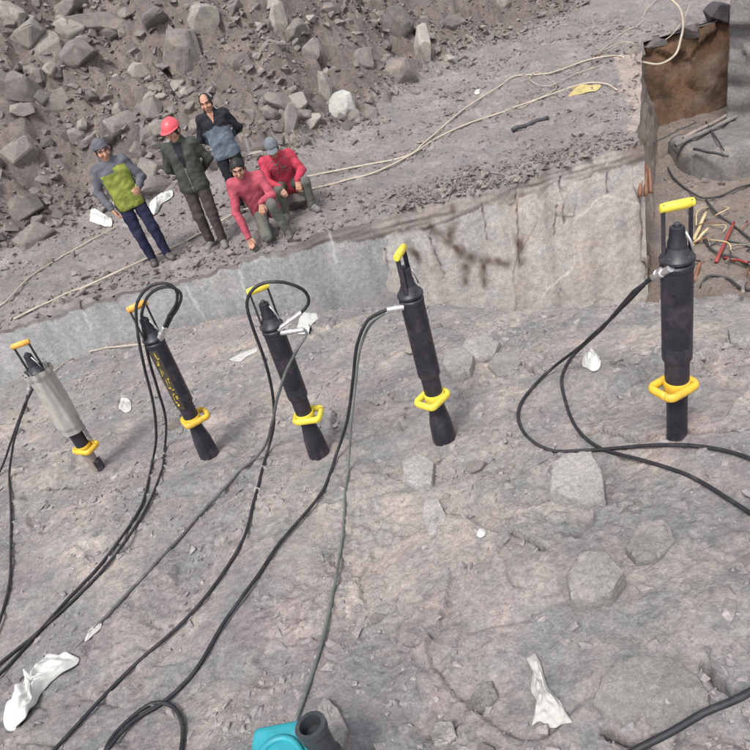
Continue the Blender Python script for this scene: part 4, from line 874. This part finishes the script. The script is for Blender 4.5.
def standing(elL, wrL, elR, wrR, lean=0.0, spread=0.09, foot=((0.1, 0), (-0.1, 0.05))):
    return dict(head=(0.0, -0.035 + lean, 1.545), neck=(0, lean * 0.8, 1.41), chest=(0, lean * 0.6, 1.25), waist=(0, 0, 1.04), pelvis=(0, 0, 0.90),
        shL=(0.158, lean * 0.7, 1.35), shR=(-0.158, lean * 0.7, 1.35), elL=elL, wrL=wrL, elR=elR, wrR=wrR,
        hiL=(0.085, 0, 0.87), hiR=(-0.085, 0, 0.87), knL=(foot[0][0], -0.035, 0.47), knR=(foot[1][0], -0.02, 0.47), anL=(foot[0][0], foot[0][1], 0.085), anR=(foot[1][0], foot[1][1], 0.085))
def gz(x, y): return float(far_h(np.array([x]), np.array([y]), False)[0])
def place(u, v):
    p = on(lambda x, y: far_h(x, y, False), u, v); return p
GREY = fab('slate', (0.105, 0.105, 0.125)); LIME_ = fab('lime', (0.21, 0.245, 0.05), var=0.3); NAVY = fab('navy', (0.022, 0.024, 0.055)); OLIVE = fab('dark_olive', (0.052, 0.058, 0.048)); BROWNT = fab('brown_grey', (0.062, 0.05, 0.046))
BLK = fab('black', (0.018, 0.019, 0.024)); BLUEG = fab('blue_grey', (0.13, 0.16, 0.20)); RED = fab('red', (0.42, 0.045, 0.075)); PINK = fab('faded_red', (0.38, 0.075, 0.105)); GTR = fab('grey_trousers', (0.115, 0.115, 0.10)); SHOE = plain('dusty_shoe', (0.06, 0.055, 0.05), 0.7, dust=0.6); GSHOE = plain('grey_shoe', (0.16, 0.155, 0.15), 0.7, dust=0.5)
HELM = plain('pink_red_helmet', (0.62, 0.09, 0.11), 0.35, var=0.06); CAPG = fab('grey_cap', (0.14, 0.15, 0.165))

def split1(c):   # lime front with grey sleeves, shoulders and back
    c = c + 0.012 * np.stack([noise2(c[:, 2] / 0.09, c[:, 0] / 0.2, 5), 0 * c[:, 0], noise2(c[:, 0] / 0.09, c[:, 2] / 0.2, 6)], 1); m = np.zeros(len(c), int); m[(np.abs(c[:, 0]) < 0.17) & (c[:, 1] < 0.0) & (c[:, 2] < 1.27)] = 1
    m[(c[:, 0] > 0.0) & (c[:, 0] < 0.17) & (c[:, 1] < 0.0) & (c[:, 2] < 1.33) & (c[:, 2] > 1.2)] = 1; return m
def split3(c):   # black yoke and sleeves, blue-grey below
    m = np.zeros(len(c), int); m[(c[:, 2] + 0.25 * np.abs(c[:, 0]) + 0.015 * noise2(c[:, 0] / 0.06, c[:, 2] / 0.06, 4) < 1.24) & (np.abs(c[:, 0]) < 0.215)] = 1; return m
p = place(163, 262)
person('man in grey cap and lime green and grey jacket, dark trousers, standing leftmost', p, math.radians(14), standing((0.27, -0.02, 1.09), (0.17, -0.24, 1.02), (-0.285, 0.03, 1.10), (-0.235, -0.10, 0.90)),
       dict(jacket=GREY, jacket2=LIME_, trousers=NAVY, shoe=SHOE, hat=GREY), look=(math.radians(8), math.radians(14), 0), hat='beanie', jk_split=split1, hem=0.80, hands={'L': ((-0.3, -1, 0.1), (-1, 0, -.3), 1), 'R': ((0.25, -0.3, -1), (1, 0, 0.2), -1)}, hair=True, shoe_dir={'L': (0.25, -1, 0), 'R': (-0.1, -1, 0)}, seed=3, roll=-4.5)
hp = p
p = place(219, 247)
person('man in pink-red helmet and dark olive jacket, hands behind his back', p, math.radians(-6), standing((0.265, 0.09, 1.10), (0.10, 0.20, 0.95), (-0.265, 0.09, 1.10), (-0.06, 0.21, 0.94), foot=((0.09, -0.02), (-0.09, 0.05))),
       dict(jacket=OLIVE, trousers=BROWNT, shoe=GSHOE, hat=HELM), look=(math.radians(-22), math.radians(14), 0), hat='helmet', hem=0.76, hands={'L': ((-1, 0.1, -0.4), (0, -1, 0), 1), 'R': ((1, 0.1, -0.4), (0, -1, 0), -1)}, hair=True, shoe_dir={'L': (0.25, -1, 0), 'R': (-0.25, -1, 0)}, seed=13, extra=[('inner_shirt', BLK, (-0.05, 0.05, 1.10, 1.40, 0.0, lambda a: abs(a[0]) < 0.012 + 0.16 * max(0, a[2] - 1.12))), ('placket', GTR, (-0.012, 0.006, 0.80, 1.14, 0.0))])
p = place(250, 210)
person('bare-headed man in black and blue-grey jacket standing behind the crouching man', p, math.radians(0), standing((0.27, 0.07, 1.11), (0.09, 0.19, 0.97), (-0.27, 0.08, 1.11), (-0.07, 0.2, 0.95)),
       dict(jacket=BLK, jacket2=BLUEG, trousers=BLK, shoe=SHOE), look=(math.radians(-8), math.radians(10), 0), jk_split=split3, hem=0.79, hands={'L': ((-1, 0.1, -0.4), (0, -1, 0), 1), 'R': ((1, 0.1, -0.4), (0, -1, 0), -1)}, hair='bald', seed=23, roll=-2.5, extra=[('shirt_collar', SKIN, (-0.05, 0.05, 1.27, 1.42, 0.0, lambda a: abs(a[0]) < 0.3 * max(0, a[2] - 1.28)))])
p = place(271, 237)
person('crouching man in faded red jacket with one hand on the ground', p, math.radians(-4), dict(head=(-0.085, -0.16, 0.985), neck=(-0.07, -0.06, 0.87), chest=(-0.045, -0.01, 0.72), waist=(0.0, 0.08, 0.50), pelvis=(0.03, 0.15, 0.36),
    shL=(0.105, -0.03, 0.79), shR=(-0.235, -0.05, 0.79), elL=(0.20, -0.13, 0.55), wrL=(0.07, -0.27, 0.545), elR=(-0.29, -0.13, 0.46), wrR=(-0.235, -0.22, 0.155),
    hiL=(0.11, 0.12, 0.35), hiR=(-0.05, 0.13, 0.34), knL=(0.17, -0.25, 0.48), knR=(-0.01, -0.24, 0.10), anL=(0.25, -0.16, 0.085), anR=(-0.02, 0.17, 0.085)),
       dict(jacket=PINK, trousers=GTR, shoe=SHOE), look=(math.radians(4), math.radians(22), 0), hem=-2, hands={'L': ((-0.2, -0.5, -1), (0, 1, -0.3), 1), 'R': ((0.1, -0.25, -1), (0, -1, 0.2), -1)}, hair=True, shoe_dir={'L': (0.25, -1, 0), 'R': (0, 1, -0.3)}, seed=33)
p = place(299, 211); p5 = p
person('man in bright red jacket and grey cap sitting on a stone', p, math.radians(8), dict(head=(-0.10, -0.11, 0.93), neck=(-0.08, -0.02, 0.81), chest=(-0.07, 0.04, 0.68), waist=(-0.04, 0.12, 0.50), pelvis=(-0.02, 0.16, 0.37),
    shL=(0.10, 0.02, 0.755), shR=(-0.245, 0.02, 0.755), elL=(0.20, -0.06, 0.53), wrL=(0.07, -0.245, 0.475), elR=(-0.30, -0.09, 0.54), wrR=(-0.17, -0.25, 0.46),
    hiL=(0.07, 0.12, 0.36), hiR=(-0.12, 0.12, 0.36), knL=(0.17, -0.24, 0.42), knR=(-0.20, -0.25, 0.42), anL=(0.17, -0.20, 0.085), anR=(-0.20, -0.18, 0.085)),
       dict(jacket=RED, trousers=GTR, shoe=GSHOE, hat=CAPG), look=(math.radians(-10), math.radians(26), 0), hat='cap', hem=-2, hands={'L': ((-0.1, -0.6, -1), (0, 1, -0.4), 1), 'R': ((0.2, -0.8, -0.7), (0, 1, -0.4), -1)}, hair=True, shoe_dir={'L': (0.35, -1, 0), 'R': (-0.2, -1, 0)}, seed=43, extra=[('chest_print', GSHOE, (-0.16, 0.03, 0.58, 0.76, 0.05, lambda a: float(noise2(np.array([a[0] / 0.035]), np.array([a[2] / 0.03]), 5)[0]) > 0.22))])
bm = hull(77, 26, (0.21, 0.19, 0.155), 3.0, 0.02, 0.04); o = bobj('stone_seat', bm, M['stone']); o.location = (p5[0] - 0.02, p5[1] + 0.12, p5[2] + 0.12); tag(o, 'rounded stone that the man in the grey cap sits on', 'stone')

# ------------------------------------------------------------------ debris
def crumple(name, outline, fn, mat, label, cat, height=0.06, seed=1, n=26, ruff=0.6):
    """a crumpled sheet lying on the ground inside an outline given on the ground"""
    pts = np.array([on(fn, u, v) for u, v in outline]); c = pts.mean(0); rs = np.random.RandomState(seed); bm = bmesh.new(); rings = []
    W_ = []; T_ = []
    for j in range(12):
        t = j / 11.0
        for k in range(n):
            q = k / n * len(pts); i0 = int(q) % len(pts); fr = q - int(q); p = pts[i0] * (1 - fr) + pts[(i0 + 1) % len(pts)] * fr
            W_.append(c + (p - c) * (0.04 + 0.96 * t) * (1 + 0.06 * rs.randn() * t)); T_.append(t)
    W_ = np.array(W_); T_ = np.array(T_)
    Z_ = fn(W_[:, 0], W_[:, 1]) + height * (1 - T_ ** 2.2) * (0.7 + 0.35 * rs.randn(len(T_)) * ruff) + 0.004 + height * 1.1 * np.abs(noise2(W_[:, 0] / (height * 0.9), W_[:, 1] / (height * 0.9), seed)) * (1 - 0.5 * T_)
    vs = [bm.verts.new((w[0] - c[0], w[1] - c[1], z - c[2])) for w, z in zip(W_, Z_)]; rings = [vs[j * n:(j + 1) * n] for j in range(12)]
    for a, b in zip(rings[:-1], rings[1:]):
        for k in range(n): bm.faces.new((a[k], b[k], b[(k + 1) % n], a[(k + 1) % n]))
    bm.faces.new(rings[0][::-1])
    bmesh.ops.recalc_face_normals(bm, faces=bm.faces); o = bobj(name, bm, M[mat], None, True); o.location = tuple(c)
    md = o.modifiers.new('thickness', 'SOLIDIFY'); md.thickness = 0.003; md = o.modifiers.new('soft', 'SUBSURF'); md.levels = 1; md.render_levels = 1
    return tag(o, label, cat)
crumple('plastic_sheet', [(8, 735), (6, 715), (16, 700), (28, 690), (30, 675), (44, 668), (48, 656), (66, 656), (83, 660), (68, 676), (50, 686), (40, 700), (32, 718), (18, 728)], near_h, 'paper', 'crumpled white plastic sheet at the lower left corner', 'plastic', 0.07, 4, 44)
crumple('rag', [(532, 728), (538, 706), (530, 690), (534, 672), (526, 662), (536, 652), (542, 668), (548, 690), (560, 704), (572, 722), (556, 730), (544, 726)], near_h, 'cloth_rag', 'crumpled dirty white rag on the lower right ground', 'rag', 0.03, 5, 36)
crumple('plastic_scrap', [(582, 368), (584, 356), (592, 351), (600, 358), (602, 370), (592, 376)], near_h, 'paper', 'white plastic scrap inside the right hose loop', 'plastic', 0.04, 6, 18)
crumple('plastic_scrap', [(119, 410), (121, 398), (130, 400), (134, 410), (126, 414)], near_h, 'cloth_rag', 'white scrap on the ground between the two leftmost splitters', 'plastic', 0.02, 7, 16)
crumple('plastic_scrap', [(297, 332), (300, 318), (318, 312), (328, 300), (334, 303), (322, 318), (312, 328), (306, 336)], near_h, 'paper', 'torn white plastic behind the middle splitter', 'plastic', 0.03, 8, 22)
crumple('plastic_scrap', [(228, 360), (244, 352), (256, 348), (258, 352), (246, 358), (240, 364)], near_h, 'cloth_rag', 'thin white strip on the ground left of the middle splitter', 'plastic', 0.015, 9, 20)
crumple('plastic_scrap', [(84, 640), (92, 628), (104, 622), (102, 628), (92, 638), (86, 644)], near_h, 'cloth_rag', 'small white scrap above the large white plastic sheet', 'plastic', 0.015, 10, 18)
crumple('plastic_scrap', [(476, 536), (480, 530), (487, 532), (486, 539), (480, 541)], near_h, 'paper', 'tiny white crumb in the middle of the near ground', 'plastic', 0.015, 11, 12)
flat = lambda x, y: far_h(x, y, False)
crumple('plastic_bag', [(89, 222), (90, 212), (98, 210), (106, 216), (114, 222), (108, 228), (98, 224)], far_h, 'paper', 'white plastic bag on the slope left of the green jacket', 'plastic bag', 0.10, 12, 20)
crumple('plastic_bag', [(148, 214), (152, 202), (164, 194), (174, 192), (172, 200), (160, 208), (154, 216)], far_h, 'paper', 'white plastic bag between the green jacket and the helmeted man', 'plastic bag', 0.10, 13, 20)
crumple('cloth', [(566, 99), (574, 92), (572, 87), (584, 85), (590, 88), (602, 86), (597, 92), (588, 92), (580, 98)], far_h, 'yrag', 'yellow cloth lying on the ledge near the rim', 'cloth', 0.05, 14, 18)
crumple('plastic_scrap', [(474, 95), (476, 90), (480, 90), (480, 95)], far_h, 'paper', 'tiny white scrap on the ledge beside the rising hose', 'plastic', 0.03, 15, 10)
def stick(name, a, b, r, mat, label, cat, seg=6, group=None, flat=1.0):
    path = np.array([np.array(a) + (np.array(b) - np.array(a)) * t for t in np.linspace(0, 1, 8)]); path[:, 2] += r * 0.3 * np.sin(np.arange(8) * 1.7)
    return tag(tube(name, path, np.linspace(r, r * 0.8, 8), M[mat], None, seg), label, cat, group)
PF = lambda u, v, h=0.03: on(near_h, u, v, h)
stick('plank', Fh(512, 130, .04), Fh(548, 117, .05), 0.035, 'cable', 'dark broken post lying on the ledge', 'post')
for k, (a, b) in enumerate((((640, 196, .9), (641, 166, .0)), ((646, 196, .9), (646, 164, 0)), ((651, 193, .9), (649, 168, 0)))):
    q0 = at_y(a[0], a[1], 8.15); q1 = at_y(b[0], b[1], 8.35)
    stick('stake', q0, q1, 0.03, 'redwood', ['left one of the reddish stakes bundled at the ledge corner', 'middle one of the reddish stakes bundled at the ledge corner', 'right one of the reddish stakes bundled at the ledge corner'][k], 'stake', 5, 'reddish stakes at the ledge corner')
for lab, m, r, a, b in (('pale wooden stick leaning behind the rightmost splitter', 'wood', 0.028, (694, 240), (706, 212)), ('second pale stick crossing behind the rightmost splitter', 'wood', 0.024, (692, 246), (708, 228)), ('red bar lying upright in the pit debris', 'red', 0.026, (716, 262), (734, 222)),
        ('red slat in the pit left of the red bar', 'redwood', 0.03, (694, 282), (700, 262)), ('short red bar at the right border in the pit', 'red', 0.022, (724, 258), (748, 262))):
    stick('stick', PF(*a), PF(*b, 0.12), r, m, lab, 'stick', 5)
for lab, pl_ in (('dark cable curving across the pit below the slab', [(706, 200), (718, 214), (734, 226), (752, 240)]), ('dark cable looping on the pit floor by the red bar', [(704, 240), (716, 252), (736, 258), (752, 268)]), ('thin dark cable low in the pit at right', [(700, 288), (708, 276), (726, 278), (742, 288), (752, 290)]),
                 ('dark cable hanging round the left end of the slab', [(668, 168), (674, 178), (688, 190), (704, 198), (720, 196), (738, 188), (752, 184)]), ('greenish cable on the pit floor', [(706, 246), (722, 240), (738, 242), (754, 248)])):
    tag(tube('cable', spline([PF(u, v, 0.03 + 0.03 * (k % 2)) for k, (u, v) in enumerate(pl_)], 0.05), 0.016, M['cable' if 'greenish' not in lab else 'green_hose'], None, 6), lab, 'cable', 'cables in the pit')
rs = np.random.RandomState(88)
for k in range(16):
    u, v = rs.uniform(698, 750), rs.uniform(205, 285); a = rs.uniform(0, 3.14); L = rs.uniform(14, 34)
    pa = PF(u, v, 0.03); pb = PF(u + L * math.cos(a), v + 0.6 * L * math.sin(a), rs.uniform(0.04, 0.14)); pm_ = (pa + pb) / 2 + np.array([rs.uniform(-.1, .1), rs.uniform(-.1, .1), 0.05])
    tag(tube('twig', spline([pa, pm_, pb], 0.06), rs.uniform(0.007, 0.013), M[['cable', 'redwood', 'corner', 'wood'][k % 4]], None, 6), 'thin stick among the tangled debris on the pit floor', 'stick', 'sticks tangled on the pit floor')
# rounded slab in the pit
c = PF(722, 182, 0.0); bm = bmesh.new(); bmesh.ops.create_cube(bm, size=1.0); bmesh.ops.scale(bm, vec=(2.6, 1.7, 0.62), verts=bm.verts)
bmesh.ops.bevel(bm, geom=[e for e in bm.edges if abs(e.verts[0].co.z - e.verts[1].co.z) > 0.3], offset=0.55, segments=6, affect='EDGES', profile=0.5)
bmesh.ops.bevel(bm, geom=[e for e in bm.edges if e.verts[0].co.z > 0.3 and e.verts[1].co.z > 0.3], offset=0.2, segments=5, affect='EDGES', profile=0.5)
bmesh.ops.triangulate(bm, faces=bm.faces); bmesh.ops.subdivide_edges(bm, edges=bm.edges, cuts=3)
for v in bm.verts: v.co += Vector((1, 1, 1)) * (0.09 * float(noise2(np.array([v.co.x * 1.6]), np.array([v.co.y * 1.6 + v.co.z]), 3)[0]) + 0.015 * float(noise2(np.array([v.co.x * 7]), np.array([v.co.y * 7 + v.co.z * 5]), 4)[0]))
o = bobj('concrete_slab', bm, M['slab'], None, True); o.location = (c[0] + 1.05, c[1] + 0.75, c[2] + 0.12); o.rotation_euler = (0.02, 0.03, math.radians(-8)); tag(o, 'big rounded grey slab in the pit at the right border', 'slab')
zt = c[2] + 0.46
for lab, a, b, r, m in (('long pale pole lying across the back of the slab', (676, 145), (760, 106), 0.04, 'slab'), ('second long pole across the slab', (684, 138), (760, 98), 0.035, 'corner'), ('short rod crossing the slab', (706, 122), (724, 150), 0.016, 'cable'), ('thin rod left of the slab reaching the corner', (646, 146), (696, 122), 0.016, 'ghose'), ('bent bar on top of the slab', (694, 149), (728, 156), 0.022, 'cable')):
    stick('pole', at_z(*a, zt + 0.05), at_z(*b, zt + 0.06), r, m, lab, 'pole', 8)

# teal pump at the bottom edge
zg = float(near_h(np.array([-0.62]), np.array([1.2]))[0]); c = at_z(272, 766, zg + 0.30); c[2] = zg
root = empty('pump', c, 0.0); tag(root, 'teal pump with a short dark outlet pipe at the bottom edge', 'pump')
q = at_z(313, 722, zg + 0.36) - c
bm = box_bm(0.20, 0.26, 0.30, 0.022, 3, Matrix.Translation((0.025, 0.0, 0.15)) @ Matrix.Rotation(math.radians(-6), 4, 'Z')); bobj('housing', bm, M['teal'], root, False)
path = [(0.02 + 0.075 * math.cos(a), -0.02 + 0.095 * math.sin(a), 0.302) for a in np.linspace(0, 2 * math.pi, 28)]
tube('rib', np.array(path), 0.011, M['teal'], root, 8)
lathe('base', [(0.16, -0.06), (0.17, -0.05), (0.17, 0.03), (0.15, 0.04)], M['iron'], root, 28)
prf = [(0.05, 0.0), (0.05, 0.03), (0.042, 0.036), (0.042, 0.14), (0.048, 0.144), (0.048, 0.165), (0.034, 0.166), (0.032, 0.125), (0.002, 0.122)]
sp = lathe('outlet_pipe', prf, M['iron'], root, 24); sp.location = (q[0], q[1] - 0.03, 0.19); sp.rotation_euler = (math.radians(-10), math.radians(-4), 0)
